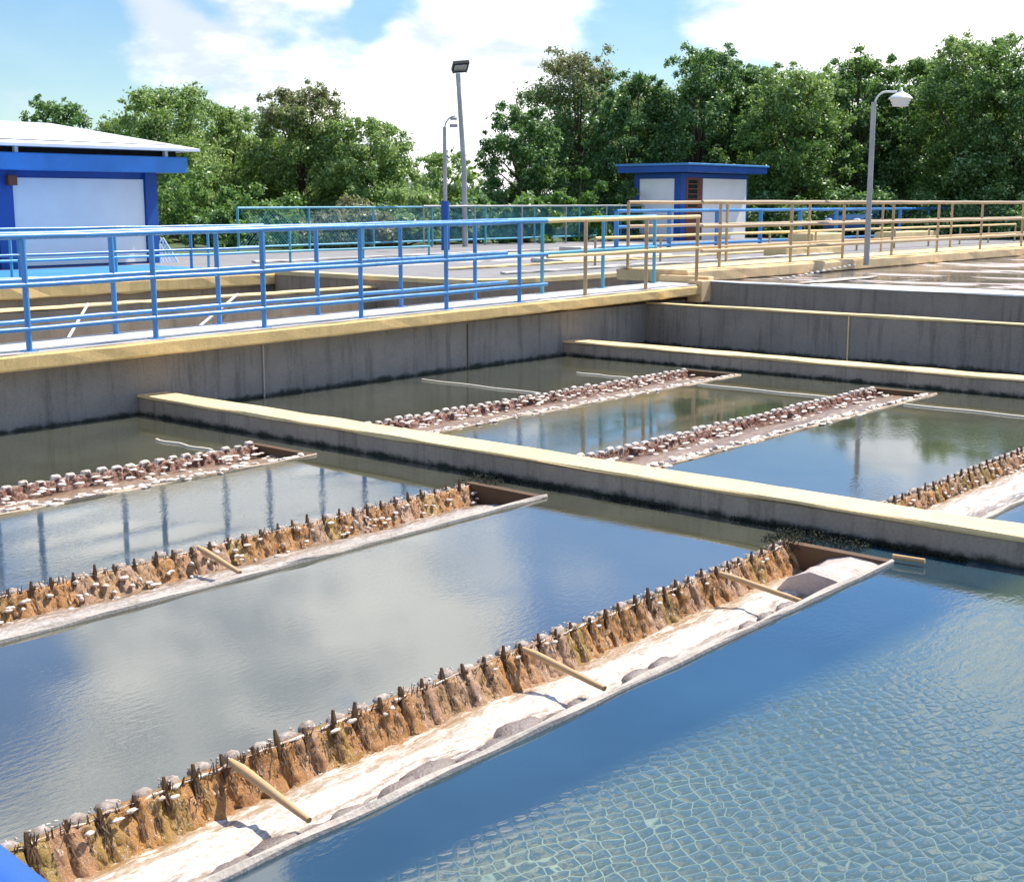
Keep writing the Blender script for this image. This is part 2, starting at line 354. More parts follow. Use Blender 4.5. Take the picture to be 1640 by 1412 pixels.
# ---------------------------------------------------------------- troughs (launders) with toothed weirs
def tooth_mesh(i, kind):
    r = random.Random(i*13+len(kind)); b = MB()
    if kind == 'g':      # slim stake standing between two notches
        h = r.uniform(.035, .075); w = r.uniform(.006, .010); d = r.uniform(.007, .011); k = 6; vs = []
        for q in range(k+1):
            u = q/k; ww = w*(1.25-.75*u**1.5)*(1+r.uniform(-.15, .15)); dd = d*(1.2-.6*u); ox = r.gauss(0, .0025)*u; z = -.06+(h+.06)*u
            vs += [(ox-ww, -dd-.012*(1-u), z), (ox+ww, -dd-.012*(1-u), z), (ox+ww*.8, dd, z), (ox-ww*.8, dd, z)]
        fs = [(q*4+j, q*4+(j+1) % 4, q*4+4+(j+1) % 4, q*4+4+j) for q in range(k) for j in range(4)] + [(k*4, k*4+1, k*4+2, k*4+3)]
        b.add(vs, fs)
    else:                # broad crusted tab with rounded corners and a hollow middle
        wd = .046*r.uniform(.8, 1.1); h = .030*r.uniform(.7, 1.2); th = .016; n = 10; out = []
        for q in range(n+1):
            a = math.pi*q/n; cx = math.cos(a); sx = math.sin(a)
            out.append((wd*math.copysign(abs(cx)**.55, cx)*(1+r.uniform(-.05, .05)), h*abs(sx)**.55*(1+r.uniform(-.08, .08))))
        out = [(wd, -.05)] + out + [(-wd, -.05)]; k = len(out); vs = []
        for yy, sc in ((-th*1.3, .62), (-th*1.5, .72), (-th*1.5, .92), (-th*.5, 1.), (th, .97)):
            rec = .012 if sc < .7 else 0
            for (x, z) in out: vs.append((x*sc+r.uniform(-.002, .002), yy+rec, (z+.05)*sc-.05))
        b.add(vs, [(l*k+j, l*k+j+1, (l+1)*k+j+1, (l+1)*k+j) for l in range(4) for j in range(k-1)], True)
        b.add(vs[:k], [tuple(range(k))]); b.add(vs[-k:], [tuple(range(k-1, -1, -1))])
    me = bpy.data.meshes.new('weir_tooth'); me.from_pydata(b.v, [], b.f); me.polygons.foreach_set('use_smooth', b.sm)
    me.materials.append(MT['algae'] if kind == 'g' else MT['tooth_w']); return me
def blob(b, c, s, r, n=6, m=8, jag=.18):
    vs = [(c[0], c[1], c[2]+s[2])]
    for i in range(1, n):
        p = math.pi*i/n
        for j in range(m):
            a = 2*math.pi*j/m; q = 1 + r.uniform(-jag, jag)
            vs.append((c[0]+s[0]*math.sin(p)*math.cos(a)*q, c[1]+s[1]*math.sin(p)*math.sin(a)*q, c[2]+s[2]*math.cos(p)*q))
    vs.append((c[0], c[1], c[2]-s[2])); e = len(vs)-1
    fs = [(0, 1+j, 1+(j+1) % m) for j in range(m)]
    fs += [(1+i*m+j, 1+(i+1)*m+j, 1+(i+1)*m+(j+1) % m, 1+i*m+(j+1) % m) for i in range(n-2) for j in range(m)]
    fs += [(1+(n-2)*m+j, e, 1+(n-2)*m+(j+1) % m) for j in range(m)]
    b.add(vs, fs, True)
TG = [tooth_mesh(i, 'g') for i in range(8)]; TW = [tooth_mesh(i, 'w') for i in range(8)]
PITCH = .14
def launder(Yr, Yw, X0, X1, kind, label, rimz=-.775, first=None):
    t = thing('collecting_trough', label, 'trough', (X0, Yw, ZW), 'toothed collecting troughs in the basins')
    sd = Yr*3+X0
    b = MB(); b.long(X0, X1+.02, rectprof(Yr-.016, Yr+.016 if kind != 'C' else Yr+.01, -1.3, rimz if kind != 'C' else rimz-.012, .010), .1, .014, sd); b.build('rim', 'rim' if kind != 'C' else 'rim_c', t)
    b = MB(); b.long(X0, X1, rectprof(Yr+.03, Yw-.02, -1.3, -1.02), .5, .0, sd); b.build('channel', 'rim', t); b = MB(); b.long(X1-.05, X1+.02, rectprof(Yr-.01, Yw+.05, -1.3, -.785), .03, .01, sd+3); b.build('end_plate', 'algae', t)
    # weir: rough algae curtain with flutes
    k = int((X1-X0)/.012); R = 11; vs = []
    for i in range(k+1):
        x = X0 + (X1-X0)*i/k
        ph = abs(math.sin(math.pi*(x-X0)/PITCH))
        for j in range(R):
            u = j/(R-1); z = -.795 - .175*u
            pn = int((x-X0)/PITCH+.5); o = .02 + .09*u**1.3 + .018*(math.sin(pn*12.9+sd)*.5+.5)*u**.5 + (-.022 if ph > .93 else 0)*(1 if kind == 'A' else .6) + .016*noise.noise(Vector((x*18, u*2.2, sd))) + .016*noise.noise(Vector((x*50, u*8, sd)))
            vs.append((x, Yw-o, z + (.012*noise.noise(Vector((x*20, 3, sd))) if j == 0 else 0)))
        vs.append((x, Yw+.035, -.80)); vs.append((x, Yw+.035, -1.3))
    n = R+2; fs = [(i*n+j, (i+1)*n+j, (i+1)*n+(j+1), i*n+j+1) for i in range(k) for j in range(R-1)]
    fs += [(i*n, i*n+R, (i+1)*n+R, (i+1)*n) for i in range(k)] + [(i*n+R, i*n+R+1, (i+1)*n+R+1, (i+1)*n+R) for i in range(k)]
    b = MB(); b.add(vs, fs, True); b.build('weir_plate', 'weir' if kind in 'AB' else 'weir_red', t)
    # teeth
    x = (first or X0+.08); c = 0; spikes = MB(); r = random.Random(int(sd*10))
    while x < X1-.06 and c < 99:
        me = r.choice(TG if kind in 'AB' else TW)
        o = bpy.data.objects.new('weir_tooth', me); C.objects.link(o); o.parent = t
        o.location = (x-X0+r.uniform(-.010, .010), (-.006 if kind in 'AB' else .005)+r.uniform(-.008, .008), .004+r.uniform(-.008, .010)); o.rotation_euler = (r.uniform(-.12, .12), r.uniform(-.08, .08), r.uniform(-.12, .12) + (math.pi if False else 0))
        s = r.uniform(.9, 1.12); o.scale = (s, 1.0, s*r.uniform(.85, 1.15))
        # growth between the teeth
        xd = x + r.choice((0, 0, PITCH/2))
        hh = r.uniform(.02, .06) if kind in 'AB' else r.uniform(0, .02)
        for q in range(40 if kind == 'A' else 22 if kind == 'B' else 5):
            dn = r.random() < .6; xx = r.choice((x, x, x+PITCH/2, x+PITCH*r.random())) + r.gauss(0, .010); z0 = -.80 if not dn else r.uniform(-.90, -.80); yy = Yw - .02 - (.05*((-.80-z0)/.1)) - r.uniform(0, .012)
            d3 = (r.gauss(0, .008), r.gauss(0, .008)-.004, hh*r.uniform(.4, 1.1) if not dn else -r.uniform(.02, .05)); w3 = .0035
            spikes.add([(xx-w3, yy, z0), (xx+w3, yy, z0), (xx+d3[0]+w3*.5, yy+d3[1]-(.012 if dn else 0), z0+d3[2]), (xx+d3[0]-w3*.5, yy+d3[1]-(.012 if dn else 0), z0+d3[2])], [(0, 1, 2, 3)])
        x += PITCH; c += 1
    b = MB(); kk = int((X1-X0)/.03)
    b.tube([(X0+(X1-X0)*i/kk, Yw-.012+.014*noise.noise(Vector((i*.31, 1, sd))), -.792+.010*noise.noise(Vector((i*.43, 5, sd)))) for i in range(kk+1)], [.0015+.014*max(0, noise.noise(Vector((i*.6, 9, sd)))) for i in range(kk+1)], 6)
    b.build('lip', 'tooth_w', t)
    spikes.build('algae_growth', 'algae', t, kind='stuff')
    # lumps of crust on the lip (and the far lip) of the trough
    b = MB(); L = X1-X0
    dens = {'A': 5, 'B': 24, 'C': 50}[kind]
    for i in range(int(L*dens)):
        x = r.uniform(X0, X1); big = r.random()
        if kind == 'A': c_ = (x, Yw-.035-r.random()*.03, -.798-r.random()*.02); s = (r.uniform(.012, .03), .012, .008)
        elif kind == 'B': u = r.random()**.8; c_ = (x, Yw-.03-u*.13, -.80-u*.16); s = (r.uniform(.012, .034), r.uniform(.012, .022), r.uniform(.006, .014))
        else: u = r.random(); c_ = (x, Yw-.04-u*(Yw-Yr-.08), -.80-.07*math.sin(math.pi*min(1, u*1.1))); s = (r.uniform(.02, .065), r.uniform(.018, .035), r.uniform(.007, .016))
        blob(b, c_, s, r, 5, 7, .28)
    lob = MB(); q = X0+.08
    while q < X1-.1 and kind in 'AB':      # low wet lobes under the sheet of water behind the lip
        blob(lob, (q+PITCH/2+r.uniform(-.012, .012), Yw+.045+r.uniform(-.01, .01), -.806+r.uniform(-.004, .006)), (r.uniform(.042, .060), r.uniform(.026, .038), r.uniform(.020, .034)), r, 7, 12, .07)
        if r.random() < .8:
            for _ in range(7): blob(b, (q+PITCH/2+r.gauss(0, .04), Yw+.03+r.uniform(-.01, .045), -.79+r.uniform(-.004, .008)), (r.uniform(.003, .010), r.uniform(.003, .008), .004), r, 4, 6, .3)
        q += PITCH
    if lob.v: lob.build('lip_stones', 'tooth', t, kind='stuff')
    if kind == 'C':
        for i in range(int(L*20)):
            x = r.uniform(X0, X1); blob(b, (x, Yr+.02+r.uniform(-.05, .10), -.79-r.uniform(0, .03)), (r.uniform(.02, .06), r.uniform(.02, .035), r.uniform(.008, .018)), r, 5, 7, .28)
    b.build('crust', 'tooth_w', t, kind='stuff')
    return t
def foam(Yr, Yw, X0, X1, mat, label, z=-.95, amp=.03):
    nx = int((X1-X0)/.03); ny = 16; vs = []; ac = []
    for i in range(nx+1):
        x = X0+(X1-X0)*i/nx
        for j in range(ny+1):
            u = j/ny; y = (Yw-.09)*(1-u)+(Yr+.02)*u
            n_ = noise.fractal(Vector((x*3.2, y*6, X0)), 1., 2., 4)
            vs.append((x, y, z + amp*.5*n_ + .02*math.exp(-((u-.35)/.2)**2) + .012*noise.noise(Vector((x*25, y*25, 0))))); ac.append(u)
    fs = [(i*(ny+1)+j, i*(ny+1)+j+1, (i+1)*(ny+1)+j+1, (i+1)*(ny+1)+j) for i in range(nx) for j in range(ny)]
    b = MB(); b.add(vs, fs, True); o = b.build('foam', mat, label=label, cat='foam', kind='stuff')
    at = o.data.attributes.new('across', 'FLOAT', 'POINT'); at.data.foreach_set('value', ac); return o

tA = launder(A0, A1, .4, 7.58, 'A', 'nearest long trough with brown fluted weir and foaming white water')
foam(A0, A1, .4, 7.55, 'foam', 'white churning foam in the nearest trough')
tB = launder(B0, B1, 1.6, 7.60, 'B', 'rust brown crusted trough in front of the near divider, second from the camera')
foam(B0, B1, 1.6, 7.57, 'foam_g', 'brownish foam in the second trough from the camera', -.93)
tC = launder(C0, C1, 2.8, 7.60, 'C', 'white toothed trough at the left edge, closest to the walkway on the near side')
foam(C0, C1, 2.8, 7.57, 'foam_b', 'brown foam in the trough closest to the walkway, near side', -.88)
launder(C0, C1, 8.36, 14.85, 'C', 'white crusted trough beyond the near divider, closest to the walkway')
foam(C0, C1, 8.36, 14.83, 'foam_b', 'brown foam beyond the near divider, closest to the walkway', -.87)
launder(B0, B1, 8.36, 14.85, 'C', 'white crusted middle trough beyond the near divider')
foam(B0, B1, 8.36, 14.83, 'foam_b', 'brown foam in the middle trough beyond the near divider', -.87)
launder(A0, A1, 8.36, 14.85, 'B', 'white toothed trough beyond the near divider at the right edge')
foam(A0, A1, 8.36, 14.83, 'foam', 'pale tan foam in the trough at the right edge beyond the divider', -.9)

# sticks bracing the troughs
def stick(par, x, y0, z0, y1, z1, r0, r1, dx=-.06):
    b = MB(); pts = []; rr = []
    for i in range(7):
        u = i/6; pts.append((x+dx*u+.002*math.sin(u*5), y0+(y1-y0)*u, z0+(z1-z0)*u+.0*math.sin(u*3.1))); rr.append(r0*(1-u)+r1*u)
    rr[0] = r0*.55
    b.tube(pts, rr, 9); return b.build('brace_stick', 'wood', par)
stick(tA, 3.02, 4.04, -.775, 3.50, -.83, .024, .012)
stick(tA, 4.80, 4.02, -.775, 3.47, -.83, .020, .014)
stick(tA, 6.60, 4.0, -.775, 3.42, -.82, .020, .014)
stick(tA, 1.3, 4.04, -.775, 3.5, -.83, .024, .014)
stick(tB, 4.93, 6.84, -.77, 6.34, -.83, .022, .014)
b = MB(); b.tube([(7.60, 3.36, -.765), (7.62, 3.16, -.765)], .016, 8); b.build('brace_stick', 'wood', tA)

# rocks, slab and moss at the trough end by the near divider
r = random.Random(5)
for i in range(26):
    x = 1.5 + i*.215 + r.uniform(-.05, .05); s = r.uniform(.07, .13)*(1 if x < 4.5 else .7)
    b = MB(); blob(b, (0, 0, 0), (s*1.4, s*.75, s*.5), r, 7, 11, .13)
    o = b.build('rock', 'rock', label='dark wet stone lying in the nearest trough along its rim', cat='rock', group='dark wet stones along the rim of the nearest trough')
    o.location = (x, A0+.15+r.uniform(0, .08), -.925)
b = MB(); b.long(7.02, 7.56, [(3.40, -1.2), (3.90, -1.2), (3.86, -.93), (3.76, -.85), (3.62, -.80), (3.48, -.79), (3.41, -.82)], .03, .04, 4, 'X', 7)
b.build('end_slab', 'slab', label='pinkish white concrete slab at the end of the nearest trough', cat='slab')
def fuzz(name, boxes, n, mat, label, cat, sz=.02, seed=3):
    r = random.Random(seed); b = MB()
    for i in range(n):
        bx = r.choice(boxes); c = [r.uniform(bx[k*2], bx[k*2+1]) for k in range(3)]
        s = sz*r.uniform(.5, 1.5); d = Vector((r.gauss(0, 1), r.gauss(0, 1), abs(r.gauss(0, 1))+.3)).normalized()*s*1.6; e = d.orthogonal().normalized()*s*.6
        c = Vector(c); b.add([c-e, c+e, c+d+e*.3, c+d-e*.3], [(0, 1, 2, 3)])
    return b.build(name, mat, label=label, cat=cat, kind='stuff')
fuzz('moss', [(7.50, 7.90, 3.95, 4.25, -.83, -.75), (7.62, 7.90, 3.6, 4.0, -.83, -.76), (7.86, 7.9, 3.0, 3.6, -.81, -.78), (7.88, 7.91, 3.3, 4.7, -.81, -.775)], 5000, 'moss', 'dark moss clump where the nearest trough meets the divider wall', 'moss', .009)
fuzz('moss', [(7.6, 7.9, 6.7, 7.05, -.82, -.76), (7.85, 7.89, 6.2, 7.3, -.81, -.77), (7.85, 7.89, 5.2, 5.9, -.81, -.77)], 2500, 'moss', 'dark moss where the second trough meets the divider wall', 'moss', .009, 8)

# thin cream tubes lying at the water surface
for x, y0, y1, lab in ((11.85, 9.66, 11.6, 'cream rod floating between walkway wall and white crusted trough, left of two'), (13.65, 9.66, 10.52, 'short cream rod floating close to the far divider beside the walkway wall'),
                  (7.14, 9.62, 10.5, 'cream rod on dark water just before the near divider'), (13.75, 6.95, 8.72, 'cream rod spanning the water between the two white crusted troughs'),
                  (13.82, 4.15, 6.08, 'cream rod on the water at the right edge before the far divider')):
    b = MB(); k = 10; b.tube([(x+.02*math.sin(i*1.3), y0+(y1-y0)*i/k, -.795) for i in range(k+1)], .013, 7); b.build('surface_rod', 'pipe', label=lab, cat='rod', group='cream rods lying on the water')

# ---------------------------------------------------------------- near walkway
t = thing('walkway', 'long near walkway with yellow concrete edge and pale deck above the basins', 'walkway', (3, 12, 0))
X0, X1 = 0, 18.72
m = MB(); m.long(X0, X1, rectprof(11.70, 12.70, dz_(X0)-.165, dz_(X0)-.012, .02), .3, .010, 40, dz=dz_(X1)-dz_(X0)); m.build('edge_beam', 'fascia', t)
m = MB(); m.long(X0, X1, rectprof(11.73, 12.67, dz_(X0)-.012, dz_(X0)+.004, .004), .3, .006, 41, dz=dz_(X1)-dz_(X0)); m.build('deck', 'deck', t)
m = MB(); m.box(18.45, 18.74, 11.66, 11.93, -.20, .15, ch=.012); m.box(18.74, 18.90, 11.72, 12.7, -.16, .20, ch=.012); m.build('end_block', 'fascia_r', t)

def railing(Y, xs, zf, mats, label, group=None, name='railing', h=1.1, rails=(1.1, .64, .22), rp=.029, rr=.026, slack=.0, xe=None, base=True, brk=None):
    t = thing(name, label, 'railing', (xs[0], Y, zf(xs[0])), group)
    pm, rm = mats
    for x in xs:
        b = MB(); z = zf(x); jx = random.gauss(0, .006); b.tube([(x, Y, z-.01), (x+jx, Y, z+h)], rp, 10)
        if base: b.box(x-.07, x+.07, Y-.05, Y+.05, z+.001, z+.012)
        b.build('post', pm, t)
    xa, xb = (xe or (xs[0], xs[-1]))
    nm = {0: 'top_rail', 1: 'middle_rail', 2: 'lower_rail', 3: 'lower_rail'}
    for i, hz in enumerate(rails):
        b = MB(); k = max(2, int((xb-xa)/.5)); pts = [(xa+(xb-xa)*j/k, Y - (0 if i == 0 else rp*.3), zf(xa+(xb-xa)*j/k)+hz + .003*math.sin(j*1.7+i)) for j in range(k+1)]
        b.tube(pts, rr*(1.15 if i == 0 else 1), 10); b.build(nm[i], rm, t)
    return t
nx = [2.2, 3.7, 5.17, 6.65, 8.09, 9.53, 11.02, 12.53, 14.0]
railing(11.8, nx, dz_, ('blue', 'blue'), 'blue pipe railing along the front edge of the near walkway', 'railings of the near walkway', xe=(2.2, 14.6))
railing(11.8, [15.5, 17.05, 18.5], dz_, ('tan', 'cap'), 'short tan railing with cream top rail on the front edge of the near walkway', 'railings of the near walkway', xe=(14.6, 18.55), rails=(1.1, .6))
railing(12.55, [2.3, 3.8, 5.2, 6.6, 8.1, 9.48, 10.99, 12.45, 13.92], dz_, ('blue', 'blue'), 'blue pipe railing on the rear edge of the near walkway', 'railings of the near walkway', xe=(2.3, 14.6))
railing(12.55, [15.42, 16.94, 18.37], dz_, ('teal', 'teal'), 'short teal railing on the rear edge of the near walkway', 'railings of the near walkway', xe=(14.6, 18.4), rails=(1.1, .6))

# ---------------------------------------------------------------- raised right walkway
zr = lambda x: .28
t = thing('walkway', 'raised tan walkway running away to the right behind the back wall', 'walkway', (19, 12.8, .28))
m = MB(); m.long(18.9, 60, rectprof(12.22, 13.7, .07, .268, .02), .5, .02, 50); m.build('edge_beam', 'fascia_r', t)
m = MB(); m.long(18.93, 60, rectprof(12.26, 13.66, .268, .284, .004), .5, .006, 51); m.build('deck', 'cap', t)
m = MB(); m.long(18.9, 60, rectprof(12.7, 13.5, -3.2, .07), .6, .01, 52); m.build('wall', 'wall', t)
fx = [x_on_Y(px, 415, 12.4) for px in (1208, 1272, 1338)]
fx = [20.9, 23.0] + [25.0 + i*2.15 for i in range(14)]
fx = [20.2, 22.75, 24.9, 27.2, 29.6, 32.2, 35, 38, 41, 44, 47, 50]
railing(12.42, fx, zr, ('tan', 'tan'), 'tan railing along the front edge of the raised right walkway', 'railings of the raised right walkway', xe=(19.6, 50.5), rails=(1.13, .72, .30), h=1.13, rr=.033)
railing(13.5, [18.95, 22.2, 25.5, 29, 33, 38, 43, 48], zr, ('tan', 'tan'), 'tan railing along the rear edge of the raised right walkway', 'railings of the raised right walkway', xe=(18.95, 48), rails=(1.13, .72, .30), h=1.13, rp=.028, rr=.026)
# rope hanging from the lamp base to the wall
b = MB(); k = 14
for i in range(k):
    u = i/(k-1); p0 = Vector((24.9, 12.15, .12)); p1 = Vector((20.2, 11.2, .12)); q = p0.lerp(p1, u); q.z += -.0 + .05*(1-u)
    blob(b, q, (.06, .03, .02), random.Random(i), 5, 7, .1)
b.build('float_rope', 'rope', label='short rope of pale floats trailing from the lamp post base on the back basin', cat='rope')
# scum on the back basin
def scum(name, cx, cy, rx, ry, z, mat, label, seed):
    b = MB(); k = 30; vs = [(cx, cy, z+.02)]
    for rr_ in (.45, .8, 1.):
        for i in range(k):
            a = 2*math.pi*i/k; q = rr_*(1+.45*noise.noise(Vector((math.cos(a)*1.8, math.sin(a)*1.8, seed))))
            vs.append((cx+rx*q*math.cos(a), cy+ry*q*math.sin(a), z+.015*(1-rr_)+.004))
    fs = [(0, 1+i, 1+(i+1) % k) for i in range(k)] + [(1+l*k+i, 1+(l+1)*k+i, 1+(l+1)*k+(i+1) % k, 1+l*k+(i+1) % k) for l in range(2) for i in range(k)]
    b.add(vs, fs, True); b.build(name, mat, label=label, cat='scum', kind='stuff')
scum('scum', 28, 8.2, 1.6, .6, .07, 'rock', 'dark sludge patch floating on the back basin', 3)
scum('scum', 21.5, 10.8, 1.4, .22, .07, 'rim', 'narrow grey scum streak on the back basin behind the upper wall', 4)
scum('scum', 20.2, 8.2, .35, 2.2, .07, 'white', 'white foam streak along the upper wall of the back basin', 5)

# ---------------------------------------------------------------- channel behind the near walkway, second walkway
t = thing('walkway', 'yellow edged second walkway in front of the left building', 'walkway', (5, 21.5, 0))
m = MB(); m.long(0, 17.8, rectprof(21.40, 21.62, -.25, -.012, .03), .4, .03, 60); m.build('edge_beam', 'fascia', t)
m = MB(); m.long(0, 17.8, rectprof(21.42, 26.2, -.012, .006, .004), .4, .006, 61); m.build('deck', 'blue_lt', t)
m = MB(); m.long(0, 36, rectprof(21.55, 21.9, -3.2, -.252), .5, .02, 62); m.build('wall', 'wall2', t)
m = MB(); m.long(17.8, 36, rectprof(21.45, 21.72, -.2, .01, .03), .4, .03, 63); m.build('kerb', 'deck', t)
railing(21.6, [8.5, 10.3, 12.1, 13.9, 15.7, 17.5], lambda x: 0, ('blue', 'blue'), 'low blue railing on the second walkway in front of the left building', 'railings of the second walkway', rails=(.95, .5, .1), h=.95, rp=.03, rr=.026, xe=(8, 17.5))
railing(22.8, [10.4, 12.6, 14.8, 17.0, 19.2, 21.4, 23.6], lambda x: 0, ('teal', 'teal'), 'teal railing on the rear edge of the second walkway', 'railings of the second walkway', rails=(.9, .35), h=.9, rp=.028, rr=.026, xe=(10.4, 23.6))
m = MB(); m.long(6, 20.5, rectprof(18.4, 18.7, -3.2, -.20), .4, .02, 64); m.build('channel_wall', 'wall2', label='brown intermediate wall with tan top in the channel behind the near walkway', cat='wall')
m = MB(); m.long(6, 20.5, rectprof(18.38, 18.72, -.20, -.165, .01), .3, .010, 65); m.build('channel_coping', 'cap', label='tan coping strip on the intermediate channel wall', cat='coping')
# rounded end of the apron
t = thing('apron_wall', 'rounded tan topped wall of the apron right behind the near walkway railing', 'wall', (19, 15.6, 0))
pts = [(17.6, 21.4), (17.6, 17), (17.75, 16.2), (18.2, 15.8), (19, 15.62), (22, 15.5), (36, 15.5)]
def ribbon(m, pts, z0, z1, th):
    vs = []; k = len(pts)
    for i, (x, y) in enumerate(pts):
        d = Vector(pts[min(i+1, k-1)])-Vector(pts[max(i-1, 0)]); n = Vector((-d.y, d.x)).normalized()*th
        vs += [(x, y, z0), (x, y, z1), (x+n.x, y+n.y, z1), (x+n.x, y+n.y, z0)]
    fs = [(i*4+j, (i+1)*4+j, (i+1)*4+(j+1) % 4, i*4+(j+1) % 4) for i in range(k-1) for j in range(4)]; fs = [f[::-1] for f in fs]
    m.add(vs, fs+[(0, 1, 2, 3), tuple((k-1)*4+j for j in (3, 2, 1, 0))])
m = MB(); ribbon(m, pts, -3.2, -.05, .3); m.build('wall', 'wall2', t)
m = MB(); ribbon(m, [(x-.02, y-.02) for x, y in pts], -.05, .03, .34); m.build('coping', 'cap', t)
a = MB(); sheet(a, 17.7, 19.2, 16.2, 21.6, -.004); a.build('pavement', 'apron', kind='structure')
# diagonal brace bars in the channel
for (a0, a1, lab) in (((14.3, 18.4, -.15), (12.2, 17.2, -.75), 'long pale brace bar leaning into the channel'), ((11.4, 18.4, -.15), (10.2, 17.3, -.75), 'short pale brace bar leaning into the channel at the left')):
    b = MB(); b.tube([a0, a1], .022, 8); b.build('brace_bar', 'white', label=lab, cat='bar')

# ---------------------------------------------------------------- far fence with mesh, left to centre
t = thing('mesh_fence', 'teal mesh fence in front of the bushes in the middle distance', 'fence', (24, 30, 0))
fa, fb = x_on_Y(380, 335, 30), 52
for i in range(12):
    x = fa + (fb-fa)*i/11; b = MB(); b.tube([(x, 30, 0), (x, 30, 1.28)], .035, 8); b.build('post', 'teal', t)
for nme, z in (('top_rail', 1.26), ('middle_rail', .72), ('lower_rail', .18)):
    b = MB(); b.tube([(fa, 30, z), ((fa+fb)/2, 30, z+.02), (fb, 30, z)], .03, 8); b.build(nme, 'teal', t)
b = MB(); z0, z1 = .2, 1.24; st = .11; k = int((fb-fa)/st)
for i in range(-10, k):
    for s in (1, -1):
        x0 = fa+i*st; xs = [x0, x0+(z1-z0)] if s > 0 else [x0+(z1-z0), x0]
        if x0 < fa or x0+(z1-z0) > fb: continue
        b.tube([(xs[0], 30, z0), (xs[1], 30, z1)], .005, 3, False)
b.build('mesh_panel', 'teal', t)

# ---------------------------------------------------------------- left building
t = thing('pump_house', 'blue and white building with pale metal hip roof at the left edge', 'building', (14, 27, 0))
LY = 27.; LX = 18.65
def zY(px, py, Y):
    d = _d(px, py); return EYE + d.z*Y/d.y
b = MB(); b.box(6, LX, LY, LY+6, -.02, zY(100, 272, LY)); b.build('wall', 'blue_dk', t)
zt, zb = zY(120, 286, LY), zY(120, 423, LY)
b = MB(); b.box(x_on_Y(22, 350, LY), x_on_Y(231, 350, LY), LY-.03, LY+.02, max(.02, zb), zt); b.build('wall_panel', 'white_wall', t, label='large off white wall panel framed in blue')
b = MB(); b.box(7, x_on_Y(-25, 350, LY), LY-.03, LY+.02, max(.02, zb), zt); b.build('wall_panel', 'white_wall', t)
b = MB(); b.box(x_on_Y(232, 350, LY), LX+.02, LY-.10, LY-.001, 0, zY(100, 274, LY)); b.build('pilaster', 'blue_dk', t); b = MB(); b.box(x_on_Y(-6, 350, LY), x_on_Y(20, 350, LY), LY-.10, LY-.001, 0, zY(100, 274, LY)); b.build('pilaster', 'blue_dk', t)
FY = 26.3
b = MB(); b.box(4, x_on_Y(300, 255, FY), FY, LY+6.8, zY(100, 273, FY), zY(100, 246, FY), ch=.02); b.build('roof_fascia', 'blue_lt', t)
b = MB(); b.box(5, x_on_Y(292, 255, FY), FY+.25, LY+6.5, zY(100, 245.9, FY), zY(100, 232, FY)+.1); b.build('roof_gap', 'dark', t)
zr0 = zY(100, 233, FY)+.0; zr1 = zY(60, 193, LY+2)
b = MB(); xr = x_on_Y(320, 230, FY-.2); ex = 4.
n1 = [(ex, FY-.2, zr0), (xr, FY-.2, zr0+.02), (xr, LY+7, zr0), (ex, LY+7, zr0), (ex+2, LY+2.8, zr1), (x_on_Y(80, 193, LY+2.8), LY+2.8, zr1)]
b.add(n1 + [(x, y, z-.06) for x, y, z in n1[:4]], [(0, 1, 5, 4), (1, 2, 5), (2, 3, 4, 5), (3, 0, 4), (6, 7, 1, 0), (7, 8, 2, 1), (8, 9, 3, 2), (9, 8, 7, 6)])
b.build('roof', 'roof', t)
for px in (22, 262): x = x_on_Y(px, 238, FY+.2); b = MB(); b.box(x-.04, x+.04, FY+.1, FY+.2, zY(100, 246, FY), zr0-.03); b.build('bracket', 'white', t)
b = MB(); x = x_on_Y(15, 290, LY-.1); b.box(x-.10, x+.10, LY-.25, LY-.10, zY(15, 297, LY), zY(15, 281, LY), ch=.01); b.build('wall_box', 'brown', t)
# white lattice beside it
t = thing('lattice', 'small white triangular lattice beside the right corner of the left building', 'lattice', (19, 25.5, 0))
b = MB(); LYY = 25.; xa = x_on_Y(256, 400, LYY); xb = x_on_Y(284, 400, LYY); zb_, zt_ = zY(265, 421, LYY), zY(262, 381, LYY)
xm = x_on_Y(262, 400, LYY)
def inside(x, z): # under the slanted edge
    u = (x-xm)/(xb-xm); return z <= zt_-(zt_-zb_)*max(0, u)*1.0
n = 5
for i in range(-6, 10):
    for s in (1, -1):
        p0 = None; pts = []
        for q in range(25):
            z = zb_+(zt_-zb_)*q/24; x = xa + (i*.09) + s*(z-zb_)*.6 + (0 if s > 0 else .0)
            if xa <= x <= xb and inside(x, z): pts.append((x, LYY, z))
        if len(pts) > 2: b.tube([pts[0], pts[-1]], .012, 5)
b.tube([(xm, LYY, zt_), (xb, LYY, zb_)], .018, 6); b.tube([(xa, LYY, zt_-.12), (xa, LYY, zb_)], .014, 6)
b.build('lattice_bars', 'white', t)

# ---------------------------------------------------------------- right kiosk
KX, KY = 42.6, 27.95
t = thing('control_kiosk', 'small flat roofed blue and white kiosk in front of the dark trees', 'kiosk', (KX, KY, 0))
kx1, ky1 = x_on_Y(1197, 300, KY), KY+2.15
b = MB(); b.box(KX, kx1, KY, ky1, -.05, 2.50); b.build('wall', 'blue_dk', t)
b = MB(); b.box(KX-.025, KX+.02, KY+.30, ky1-.28, -.02, 2.30); b.build('wall_panel', 'white_wall', t)
xd0, xd1 = x_on_Y(1099, 300, KY), x_on_Y(1124, 300, KY)
b = MB(); b.box(xd1+.05, kx1-.12, KY-.025, KY+.02, -.02, 2.32); b.build('wall_panel', 'white_wall', t)
d = MB(); d.box(xd0, xd1, KY-.02, KY+.02, 0, 2.34); door = d.build('door', 'brown', t, label='red brown door with dark louvred upper half')
b = MB(); b.box(xd0+.12, xd1-.35, KY-.03, KY-.021, 1.25, 2.25)
